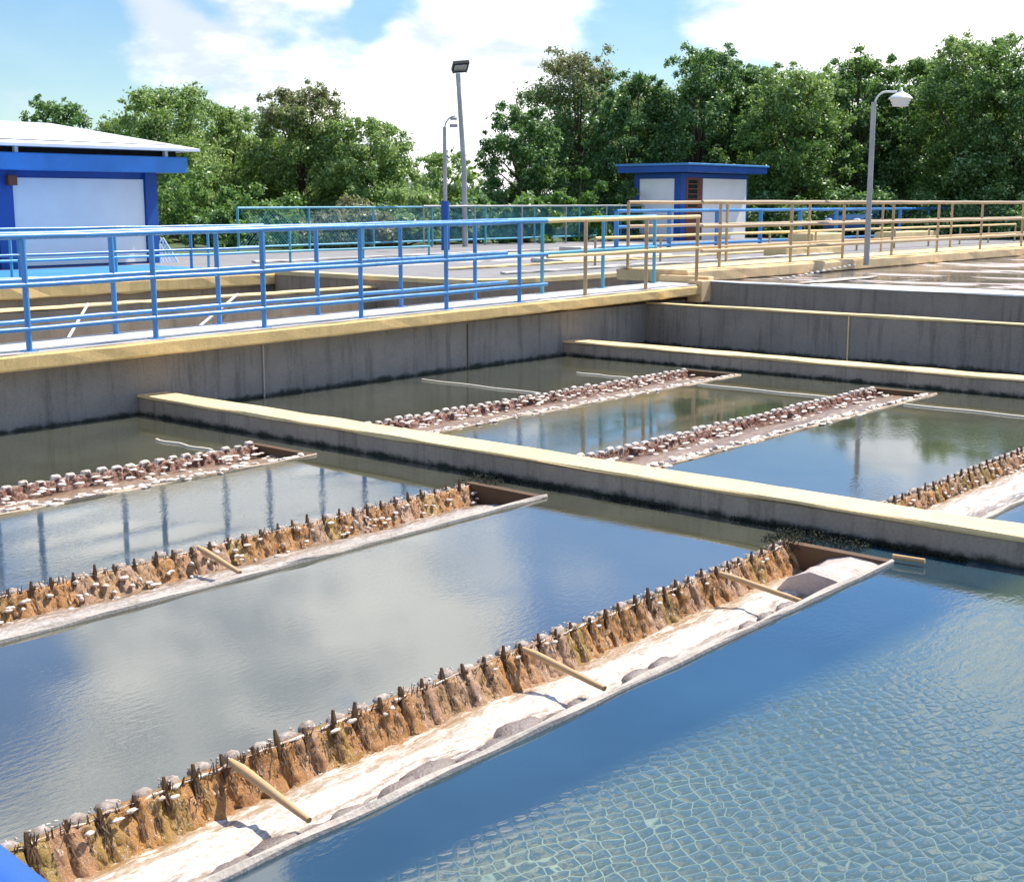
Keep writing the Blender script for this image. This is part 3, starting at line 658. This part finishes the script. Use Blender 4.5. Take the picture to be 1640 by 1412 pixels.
b.build('door_glass', 'glass', door)
b = MB()
for q_ in range(5): b.box(xd0+.10, xd1-.33, KY-.045, KY-.032, 1.33+.19*q_, 1.37+.19*q_)
b.build('louvre', 'brown', door)
b = MB(); b.box(KX-.55, kx1+.40, KY-.65, ky1+.4, 2.53, 2.78, ch=.03); b.build('roof', 'blue_dk', t)
b = MB(); b.box(KX-.62, kx1+.47, KY-.72, ky1+.47, 2.78, 2.86, ch=.02); b.build('roof_edge', 'blue', t)

# ---------------------------------------------------------------- lamps
t = thing('street_lamp', 'grey street lamp with white ribbed lantern on the raised walkway edge', 'street lamp', (25.3, 12.1, .2))
LX0, LY0 = 25.34, 12.1
b = MB(); b.tube([(LX0, LY0, .15), (LX0, LY0, 1.4), (LX0, LY0, 3.38)], [.062, .055, .05], 12); b.build('pole', 'galv', t)
def lamp_dir(s): return (LX0+RT.x*s, LY0+RT.y*s)
b = MB(); p = []
for i in range(9):
    a = math.pi*.5*i/8; s = .22*(1-math.cos(a))+.02; z = 3.32+.26*math.sin(a); p.append((*lamp_dir(s), z))
p.append((*lamp_dir(.45), 3.58)); b.tube(p, .02, 8); b.build('arm', 'white', t)
def lathe(prof, c, n=20):
    b = MB(); vs = []
    for rad, z in prof:
        for j in range(n): a = 2*math.pi*j/n; vs.append((c[0]+rad*math.cos(a), c[1]+rad*math.sin(a), c[2]+z))
    k = len(prof); b.add(vs, [(i*n+j, i*n+(j+1) % n, (i+1)*n+(j+1) % n, (i+1)*n+j) for i in range(k-1) for j in range(n)], True); return b
c = (*lamp_dir(.53), 3.30)
lathe([(.0, .36), (.025, .36), (.03, .30), (.06, .27), (.16, .22), (.235, .155), (.24, .14), (.19, .135)], c).build('lamp_cap', 'white', t)
lathe([(.19, .135), (.20, .10), (.165, .085), (.18, .05), (.15, .035), (.165, .0), (.0, -.01)], c).build('lamp_shade', 'white', t)
t = thing('floodlight_mast', 'tall thin mast with dark square floodlight leaning slightly left', 'floodlight', (32, 29.3, 0))
b = MB(); fx_, fy_ = 32.03, 29.3; b.tube([(fx_, fy_, -.05), (fx_-RT.x*.02, fy_-RT.y*.02, 2.4), (fx_-RT.x*.20, fy_-RT.y*.20, 5.45)], [.10, .085, .075], 10); b.build('pole', 'galv', t)
b = MB(); o_ = Vector((fx_, fy_, 0)) - RT*.12
def obox(b, cen, ux, uy, uz, hx, hy, hz):
    vs = [cen+ux*(sx*hx)+uy*(sy*hy)+uz*(sz*hz) for sz in (-1, 1) for sx, sy in ((-1, -1), (1, -1), (1, 1), (-1, 1))]
    b.add(vs, [(0, 3, 2, 1), (4, 5, 6, 7), (0, 1, 5, 4), (1, 2, 6, 5), (2, 3, 7, 6), (3, 0, 4, 7)])
u1 = (RT*.97+ZV*.10+FH*.25).normalized(); u2 = (FH*.9-ZV*.45); u2 = (u2-u1*u2.dot(u1)).normalized(); u3 = u1.cross(u2)*-1
cen = o_ + ZV*5.68
obox(b, cen, u1, u2, u3, .26, .22, .05); obox(b, cen+ZV*.10+FH*.1, u1, FH, ZV, .20, .12, .05)
b.tube([cen-u1*.24-ZV*.02, cen-u1*.24-ZV*.22], .02, 6); b.tube([cen+u1*.20-ZV*.02, cen+u1*.20-ZV*.22], .02, 6); b.tube([cen-u1*.24-ZV*.18, cen+u1*.20-ZV*.18], .03, 6)
h = b.build('lamp_housing', 'lampblack', t)
b = MB(); obox(b, cen-FH*.03-ZV*.075, u1, u2, u3, .2, .17, .012); b.build('lamp_lens', 'lens', h)
t = thing('short_lamp', 'shorter grey pole with curved arm and blue base beside the floodlight mast', 'lamp', (29.4, 27.7, 0))
px_, py_ = 29.4, 27.7
b = MB(); b.tube([(px_, py_, 1.3), (px_, py_, 3.62)], [.065, .055], 10); b.build('pole', 'galv', t)
b = MB(); b.tube([(px_, py_, -.02), (px_, py_, 1.45)], [.13, .12], 12); b.build('pole_base', 'blue_dk', t)
b = MB(); p = [(px_+RT.x*s, py_+RT.y*s, 3.6+zz) for s, zz in ((0, 0), (.04, .14), (.12, .26), (.22, .32), (.33, .34))]; b.tube(p, .022, 7); b.build('arm', 'galv', t)
b = MB(); q = Vector((px_, py_, 0))+RT*.27; obox(b, Vector((q.x, q.y, 3.86)), RT, FH, ZV, .10, .07, .035); obox(b, Vector((q.x, q.y, 3.66)), RT, FH, ZV, .12, .07, .045); b.build('bracket', 'galv', t)

# ---------------------------------------------------------------- behind the raised walkway on the right: blue railings, car, blocks
for i, (Y, x0, x1, n, lab, zs) in enumerate(((22.5, 31.0, 58, 11, 'blue railing with stout posts behind the raised walkway', (1.17, .72, .16)), (27.0, 49.5, 61, 9, 'farther blue railing under the dark trees at the right', (1.2, .75, .3)))):
    railing(Y, [x0+(x1-x0)*k/(n-1) for k in range(n)], lambda x: 0, ('blue', 'blue'), lab, 'blue railings at the back right', rails=zs, h=zs[0], rp=.07 if i == 0 else .05, rr=.045)
railing(18.0, [24+2.6*k for k in range(11)], lambda x: 0, ('tan', 'cap'), 'low tan railing across the apron between kiosk and raised walkway', 'tan railings on the apron', rails=(.62, .25), h=.62, rp=.03, rr=.03)
railing(29.2, [30+2.4*k for k in range(6)], lambda x: 0, ('galv', 'galv'), 'thin grey railing left of the kiosk', None, rails=(1.3, .8), h=1.3, rp=.025, rr=.022)
for i, (x, y, lx, ly, h, lab) in enumerate(((39, 20.5, 2.2, .9, .42, 'pale concrete block on the apron right of the lamp pole'), (46, 21, 4.0, .7, .35, 'long low tan concrete kerb block at the right'), (31.5, 17.3, 3.2, .7, .22, 'low pale slab in front of the kiosk'), (29.5, 22.6, 3.5, .8, .18, 'low grey slab left of the kiosk'), (24.5, 19.3, 4.6, 1.0, .10, 'thin pale slab on the apron behind the teal railing'))):
    b = MB(); b.long(x, x+lx, rectprof(y, y+ly, -.01, h, .03), .4, .02, 70+i); b.build('concrete_block', 'cap' if i < 3 else 'deck', label=lab, cat='block')
for i, (y, x0, x1) in enumerate(((17.2, 20, 34), (19.2, 20.5, 38), (25.0, 20, 41), (23.6, 22, 33))):
    b = MB(); b.long(x0, x1, rectprof(y, y+.16, -.003, .05, .015), .4, .02, 90+i); b.build('kerb', 'cap' if i % 2 else 'deck', label=['first pale kerb line across the apron behind the teal railing', 'second cream kerb line across the apron', 'farthest pale kerb line across the apron near the kiosk', 'third cream kerb line across the apron left of the kiosk'][i], cat='kerb')
# parked car
t = thing('parked_car', 'dark blue car parked behind the railings under the trees right of the lamp', 'car', (52, 24.5, 0))
def car(t, ox, oy, s=1.0):
    prof = [(0, .35), (.05, .75), (.5, .92), (1.1, .98), (1.75, 1.42), (3.0, 1.46), (3.75, 1.05), (4.2, .98), (4.3, .55), (4.25, .35)]
    b = MB(); vs = []; ws = [(-.80, 0), (.80, 0)]
    for sgn in (-1, 1):
        for x, z in prof: vs.append((ox+x, oy+sgn*(.85 if z < 1.1 else .68), z))
    k = len(prof); b.add(vs, [tuple(range(k)), tuple(range(2*k-1, k-1, -1))]+[(j, j+k, (j+1) % k+k, (j+1) % k) for j in range(k)])
    b.build('body', 'carblue', t)
    for sgn in (-1, 1):
        b = MB(); y = oy+sgn*.80
        b.add([(ox+1.35, y, 1.04), (ox+3.5, y, 1.06), (ox+2.95, oy+sgn*.70, 1.39), (ox+1.8, oy+sgn*.70, 1.37)], [(0, 1, 2, 3)]); b.build('side_window', 'glass', t)
        for wx in (.8, 3.45):
            b = MB(); b.tube([(ox+wx, oy+sgn*.70, .33), (ox+wx, oy+sgn*.88, .33)], .33, 16); w_ = b.build('wheel', 'rubber', t)
            b = MB(); b.tube([(ox+wx, oy+sgn*.86, .33), (ox+wx, oy+sgn*.90, .33)], .18, 12); b.build('rim', 'galv', w_)
        b = MB(); blob(b, (ox+.04, oy+sgn*.62, .70), (.06, .16, .08), random.Random(1)); b.build('headlight', 'white', t)
    b = MB(); b.add([(ox+1.06, oy-.62, 1.0), (ox+1.06, oy+.62, 1.0), (ox+1.70, oy+.58, 1.40), (ox+1.70, oy-.58, 1.40)], [(0, 1, 2, 3)]); b.build('windscreen', 'glass', t)
car(t, 49.8, 24.9)

# ---------------------------------------------------------------- the photographer's own railing, bottom left
t = thing('handrail', 'blue handrail of the camera side walkway cutting the bottom left corner', 'railing', (.3, .6, 0))
b = MB(); q0 = Vector((.25, .525, 1.10)); q1 = Vector((.247, .490, 1.10)); d = (q1-q0)
b.tube([q0-d*30, q0, q0+d*2, q0+d*30], .026, 16); b.build('top_rail', 'blue_dk', t)
b = MB(); q = q0+d*22; b.tube([(q.x, q.y, 0), (q.x, q.y, 1.1)], .03, 12); b.build('post', 'blue', t)

# ---------------------------------------------------------------- vegetation
def leaf_cloud(centers, radii, per, size, seed, hollow=.55, flat=.8):
    g = np.random.default_rng(seed); n = int(sum(per)); idx = np.repeat(np.arange(len(per)), per)
    c = np.asarray(centers)[idx]; r = np.asarray(radii)[idx]
    d = g.normal(size=(n, 3)); d /= np.linalg.norm(d, axis=1)[:, None]
    rad = (g.random(n)**.45) * (1+.28*g.normal(size=n))
    p = c + d*rad[:, None]*r[:, None]*np.array([1, 1, flat])
    nrm = d*.6 + g.normal(size=(n, 3))*.8 + np.array([0, 0, .5]); nrm /= np.linalg.norm(nrm, axis=1)[:, None]
    u = np.cross(nrm, g.normal(size=(n, 3))); u /= np.linalg.norm(u, axis=1)[:, None]; v = np.cross(nrm, u)
    s = size*(.6+.8*g.random(n))[:, None]; u = u*s; v = v*s*.55
    V = np.stack([p-u, p-v*.9+u*.1, p+u, p+v*.9+u*.1], 1).reshape(-1, 3)
    return V
def quads_obj(name, V, mats, parent=None, midx=None, **kw):
    n = len(V)//4; me = bpy.data.meshes.new(name); me.vertices.add(len(V)); me.vertices.foreach_set('co', V.astype(np.float32).ravel())
    me.loops.add(4*n); me.loops.foreach_set('vertex_index', np.arange(4*n, dtype=np.int32)); me.polygons.add(n)
    me.polygons.foreach_set('loop_start', np.arange(0, 4*n, 4, dtype=np.int32)); me.polygons.foreach_set('loop_total', np.full(n, 4, dtype=np.int32))
    for m_ in mats: me.materials.append(MT[m_])
    if midx is not None: me.polygons.foreach_set('material_index', midx.astype(np.int32))
    me.update(calc_edges=True); me.validate(); return link(name, me, parent, **kw)
def tree(name, px, D, top, wpx, mat, label, group, low=.22, n=12000, seed=0, mat2=None, leaf=.10, sparse=1.0, cat='tree'):
    x, y = at_dist(px, D); H = z_top(px, top, D); W = wpx/2147*D*.5
    g = random.Random(seed+100); t = thing(name, label, cat, (x, y, 0), group)
    # trunk and limbs
    b = MB(); th = H*.45; b.tube([(x, y, -.1), (x+g.gauss(0, .12), y+g.gauss(0, .12), th*.5), (x+g.gauss(0, .2), y+g.gauss(0, .2), th)], [.03*H, .022*H, .013*H], 8)
    cs = []; rs = []; k = int(95*sparse)
    for i in range(k):
        u = g.random(); z = H*(low + (1-low)*u)
        prof = math.sin(math.pi*min(1, (.12+.88*u)**.8*.92))**.6 if u > .02 else .6
        a = g.uniform(0, 2*math.pi); rr = W*prof*math.sqrt(g.random())*.95
        r = W*g.uniform(.10, .27)*(.75 if u > .8 else 1)
        z = min(z, H-r*.7)
        cs.append((x+rr*math.cos(a), y+rr*math.sin(a), z)); rs.append(r)
        if i % 5 == 0:
            z0 = min(z*.6, th*g.uniform(.5, 1)); b.tube([(x, y, z0), ((x+cs[-1][0])/2, (y+cs[-1][1])/2, (z0+z)/2+.2), cs[-1]], [.010*H, .006*H, .002*H], 5, False)
    cs.append((x+g.gauss(0, W*.15), y, H-W*.22)); rs.append(W*.22)
    # sprigs that break the outline
    for i in range(60):
        u = g.uniform(.35, 1.0); a = g.uniform(0, 2*math.pi); pr_ = math.sin(math.pi*min(1, (.12+.88*u)**.8*.92))**.6
        cs.append((x+W*1.02*pr_*math.cos(a), y+W*1.02*pr_*math.sin(a), H*(low+(1-low)*u)+g.uniform(0, .06)*H)); rs.append(W*g.uniform(.05, .11))
    b.build('trunk', 'bark', t)
    rs_ = np.array(rs); w = rs_**2; per = np.maximum(12, (n*w/w.sum())).astype(int)
    V = leaf_cloud(cs, rs_, per, leaf, seed)
    mi = None
    if mat2:
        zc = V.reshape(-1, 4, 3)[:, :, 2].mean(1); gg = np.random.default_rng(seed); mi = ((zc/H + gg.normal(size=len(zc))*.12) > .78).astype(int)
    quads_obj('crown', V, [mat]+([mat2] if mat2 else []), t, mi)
GR = 'trees along the right side behind the works'; GL = 'trees behind the left building'
T = [
 # name, px, D, top, width, mat, label...
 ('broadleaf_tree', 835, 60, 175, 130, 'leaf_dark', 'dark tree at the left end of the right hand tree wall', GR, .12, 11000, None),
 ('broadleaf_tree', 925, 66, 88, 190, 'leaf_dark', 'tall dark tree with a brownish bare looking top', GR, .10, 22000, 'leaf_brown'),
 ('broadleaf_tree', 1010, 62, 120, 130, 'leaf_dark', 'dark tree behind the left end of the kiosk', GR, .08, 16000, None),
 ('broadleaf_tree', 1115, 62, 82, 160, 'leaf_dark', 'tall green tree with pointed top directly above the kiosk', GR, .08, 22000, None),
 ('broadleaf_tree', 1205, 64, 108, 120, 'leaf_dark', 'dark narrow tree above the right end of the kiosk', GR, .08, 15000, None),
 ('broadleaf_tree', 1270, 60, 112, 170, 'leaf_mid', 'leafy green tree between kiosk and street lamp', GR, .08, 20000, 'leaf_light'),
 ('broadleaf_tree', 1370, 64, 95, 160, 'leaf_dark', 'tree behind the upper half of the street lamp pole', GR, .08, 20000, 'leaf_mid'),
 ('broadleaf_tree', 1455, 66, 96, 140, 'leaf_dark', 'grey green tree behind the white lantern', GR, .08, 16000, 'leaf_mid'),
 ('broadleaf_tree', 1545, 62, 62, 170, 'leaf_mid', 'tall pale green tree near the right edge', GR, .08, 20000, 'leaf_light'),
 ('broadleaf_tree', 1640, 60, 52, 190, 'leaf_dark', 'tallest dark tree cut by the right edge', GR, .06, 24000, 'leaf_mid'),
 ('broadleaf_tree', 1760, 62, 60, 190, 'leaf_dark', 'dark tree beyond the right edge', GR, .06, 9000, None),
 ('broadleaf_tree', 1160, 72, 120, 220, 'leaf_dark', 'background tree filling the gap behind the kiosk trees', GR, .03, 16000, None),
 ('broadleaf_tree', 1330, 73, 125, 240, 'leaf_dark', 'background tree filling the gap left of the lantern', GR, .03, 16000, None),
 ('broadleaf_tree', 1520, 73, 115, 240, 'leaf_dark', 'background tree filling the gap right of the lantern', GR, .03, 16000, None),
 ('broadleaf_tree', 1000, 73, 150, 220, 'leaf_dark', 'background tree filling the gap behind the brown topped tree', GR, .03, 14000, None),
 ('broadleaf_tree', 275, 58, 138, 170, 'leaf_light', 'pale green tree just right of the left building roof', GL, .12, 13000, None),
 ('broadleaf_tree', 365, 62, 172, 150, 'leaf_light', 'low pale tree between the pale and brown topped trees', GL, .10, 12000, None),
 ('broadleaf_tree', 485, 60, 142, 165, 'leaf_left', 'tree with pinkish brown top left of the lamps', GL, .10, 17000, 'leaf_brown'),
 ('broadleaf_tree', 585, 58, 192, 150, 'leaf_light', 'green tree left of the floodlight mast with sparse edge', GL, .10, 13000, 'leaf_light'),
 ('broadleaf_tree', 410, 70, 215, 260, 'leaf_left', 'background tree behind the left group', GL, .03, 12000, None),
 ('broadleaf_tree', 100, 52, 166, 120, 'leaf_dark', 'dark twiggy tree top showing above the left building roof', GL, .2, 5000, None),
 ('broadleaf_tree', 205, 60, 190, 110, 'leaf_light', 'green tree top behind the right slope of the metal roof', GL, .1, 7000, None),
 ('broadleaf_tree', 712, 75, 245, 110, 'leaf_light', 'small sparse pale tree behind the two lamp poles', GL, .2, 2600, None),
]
for i, (nm, px, D, top, wp, mt_, lab, gr, low, n, m2) in enumerate(T):
    tree(nm, px, D, top, wp*1.12, mt_, lab, gr, low*.4, int(n*2.8), i*3+1, m2, leaf=.075 if D < 70 else .12, sparse=1.6 if wp > 150 else 1.2)
B = [(920, 50, 252, 120, 'leaf_bright', 'bright green bush left of the kiosk'), (1005, 52, 270, 60, 'leaf_mid', 'dark bush against the left kiosk wall'), (300, 50, 245, 170, 'leaf_mid', 'rounded green bush at the right corner of the left building'),
     (400, 50, 262, 140, 'leaf_mid', 'second rounded bush right of the left building'), (455, 44, 322, 150, 'leaf_mid', 'low bush behind the left end of the mesh fence'), (560, 44, 300, 150, 'leaf_brown', 'low yellowish bush behind the mesh fence'),
     (650, 46, 288, 130, 'leaf_light', 'pale bush behind the mesh fence left of the poles'), (760, 48, 300, 130, 'leaf_dark', 'dark green bush behind the mesh fence right of the poles'), (840, 48, 290, 110, 'leaf_mid', 'bush behind the mesh fence below the dark tree'),
     (350, 44, 330, 100, 'leaf_dark', 'low dark bush beside the white lattice'), (690, 52, 296, 100, 'leaf_dark', 'dark bush directly behind the blue pole base'),
     (1250, 57, 300, 150, 'leaf_dark', 'dark undergrowth bush right of the kiosk'), (1370, 58, 290, 170, 'leaf_dark', 'dark undergrowth bush behind the street lamp pole'), (1500, 58, 300, 170, 'leaf_dark', 'dark undergrowth bush right of the street lamp pole'), (1620, 57, 290, 170, 'leaf_dark', 'dark undergrowth bush at the right edge')]
def bush(px, D, top, wp, mt_, lab, seed):
    x, y = at_dist(px, D); H = z_top(px, top, D); W = wp/2147*D*.5; g = random.Random(seed)
    t = thing('bush', lab, 'bush', (x, y, 0), 'bushes behind the fences')
    b = MB(); cs = []; rs = []
    for i in range(34):
        a = g.uniform(0, 6.28); rr = W*math.sqrt(g.random()); u = g.random(); z = H*u*.85*math.sqrt(max(.1, 1-(rr/W)**2*.75)); cs.append((x+rr*math.cos(a), y+rr*math.sin(a), z)); rs.append(W*g.uniform(.14, .28))
        if i % 4 == 0: b.tube([(x+g.gauss(0, .1), y+g.gauss(0, .1), -.05), cs[-1]], [.04, .012], 5, False)
    b.build('stem', 'bark', t)
    w = np.array(rs)**2; per = (7000*w/w.sum()).astype(int)
    quads_obj('foliage', leaf_cloud(cs, rs, per, .085, seed), [mt_], t)
for i, a_ in enumerate(B): bush(*a_, 300+i)

# distant ridge
b = MB(); k = 80; vs = []
for i in range(k+1):
    px = -900 + i*(3400/k); x, y = at_dist(px, 330); h = z_top(px, 298, 330) + 3.5*noise.noise(Vector((i*.23, 0, 2))) + 1.2*noise.noise(Vector((i*1.3, 0, 5)))
    x2, y2 = at_dist(px, 300); x3, y3 = at_dist(px, 420)
    vs += [(x2, y2, -1), (x, y, h*.8), ((x+x3)/2, (y+y3)/2, h), (x3, y3, -1)]
b.add(vs, [(i*4+j, (i+1)*4+j, (i+1)*4+j+1, i*4+j+1) for i in range(k) for j in range(3)], True); b.build('hills', 'hill', kind='structure')

# ---------------------------------------------------------------- sky, sun, camera
SUN_EL = math.radians(56); sx, sy = .97, -.20
az = math.atan2(sx, sy)
W_ = bpy.data.worlds.new('World'); SC.world = W_; W_.use_nodes = True; t = W_.node_tree; l = t.links
bg = t.nodes['Background']; bg.inputs['Strength'].default_value = .11
sky = N(t, 'ShaderNodeTexSky', sky_type='NISHITA'); sky.sun_disc = False; sky.sun_elevation = SUN_EL; sky.sun_rotation = az; sky.air_density = 1.0; sky.dust_density = .1; sky.ozone_density = 1.6
tc = N(t, 'ShaderNodeTexCoord')
mp = N(t, 'ShaderNodeMapping'); mp.inputs['Scale'].default_value = (1, 1, 2.6); mp.inputs['Location'].default_value = CLOUD_OFF = (3.1, .4, .2); l.new(tc.outputs['Generated'], mp.inputs[0])
big = noi(t, mp.outputs[0], 2.3, 8, .58, .15); det = noi(t, mp.outputs[0], 7, 6, .6)
s = N(t, 'ShaderNodeSeparateXYZ'); l.new(tc.outputs['Generated'], s.inputs[0])
s_z = s.outputs[2]; hz = mrange(t, s_z, .0, .22, .10, -.015)
dens = math_(t, 'ADD', big, hz)
nrmv = N(t, 'ShaderNodeVectorMath', operation='NORMALIZE'); l.new(tc.outputs['Generated'], nrmv.inputs[0])
wn_ = N(t, 'ShaderNodeTexNoise'); wn_.inputs['Scale'].default_value = 5; wn_.inputs['Detail'].default_value = 5; l.new(tc.outputs['Generated'], wn_.inputs['Vector'])
ws = N(t, 'ShaderNodeVectorMath', operation='MULTIPLY_ADD'); ws.inputs[1].default_value = (.16, .16, .16); ws.inputs[2].default_value = (-.08, -.08, -.08); l.new(wn_.outputs['Color'], ws.inputs[0])
wa = N(t, 'ShaderNodeVectorMath', operation='ADD'); l.new(nrmv.outputs[0], wa.inputs[0]); l.new(ws.outputs[0], wa.inputs[1])
nrmv = N(t, 'ShaderNodeVectorMath', operation='NORMALIZE'); l.new(wa.outputs[0], nrmv.inputs[0])
for px, py, rad, amp in ((1300, 40, 7, .13), (560, 110, 8, .09), (1560, 90, 3, -.05), (640, 30, 2.5, -.07), (1170, 140, 2.5, -.06), (760, 200, 6, .10), (90, 150, 4, .05), (200, 50, 3.6, .22), (20, 160, 2.5, .16), (330, 130, 3, .12), (480, 40, 4, .08), (40, 60, 5, -.14), (950, 20, 3.5, -.10), (150, 190, 3, -.04),
                         (400, 980, 12, .20), (200, 1150, 10, .18), (700, 930, 6, .10), (1530, 740, 6, .20), (1230, 760, 5, -.12), (1150, 900, 5, -.10), (1300, 980, 8, -.12), (1600, 1150, 7, .10), (900, 690, 5, .10), (1550, 1180, 6, .08), (60, 1030, 4, -.10), (560, 1290, 6, -.10), (150, 850, 4, -.06), (320, 820, 4, .08)):
    d = _d(px, py).normalized(); d.z = abs(d.z)
    dp = N(t, 'ShaderNodeVectorMath', operation='DOT_PRODUCT'); dp.inputs[1].default_value = d; l.new(nrmv.outputs[0], dp.inputs[0])
    dens = math_(t, 'ADD', dens, mrange(t, dp.outputs['Value'], math.cos(math.radians(rad)), 1., 0., amp))
fac = mrange(t, dens, .52, .64, .06, 1.)
shade = mrange(t, math_(t, 'ADD', math_(t, 'MULTIPLY', det, .6), math_(t, 'MULTIPLY', big, .4)), .40, .56)
cc = mix(t, shade, (3.9, 4.35, 5.1), (8.5, 8.5, 8.4))
hs = N(t, 'ShaderNodeHueSaturation'); hs.inputs['Saturation'].default_value = 1.22; hs.inputs['Hue'].default_value = .503; l.new(sky.outputs[0], hs.inputs['Color'])
l.new(mix(t, math_(t, 'MULTIPLY', fac, .96), mix(t, 1., hs.outputs[0], mix(t, mrange(t, s_z, .10, .30), (.58, .64, .66), (.72, .92, 1.10)), 'MULTIPLY'), cc), bg.inputs['Color'])
sun = bpy.data.lights.new('sun', 'SUN'); sun.energy = 4.2; sun.angle = math.radians(.53); sun.color = (1, .955, .87)
so = bpy.data.objects.new('sun', sun); C.objects.link(so)
dv = Vector((sx, sy, 0)).normalized()*math.cos(SUN_EL) + ZV*math.sin(SUN_EL); so.rotation_euler = dv.to_track_quat('Z', 'Y').to_euler(); so.location = dv*50
cam = bpy.data.cameras.new('camera'); co = bpy.data.objects.new('camera', cam); C.objects.link(co); SC.camera = co
co.location = (0, 0, EYE); co.rotation_euler = (-FW).to_track_quat('Z', 'Y').to_euler()
cam.sensor_fit = 'HORIZONTAL'; cam.sensor_width = 36; cam.lens = F/1640*36; cam.clip_end = 2000; cam.clip_start = .05
SC.view_settings.view_transform = 'Standard'; SC.view_settings.look = 'None'; SC.view_settings.gamma = 1; SC.view_settings.exposure = .92
SC.render.engine = 'CYCLES'; SC.cycles.max_bounces = 6
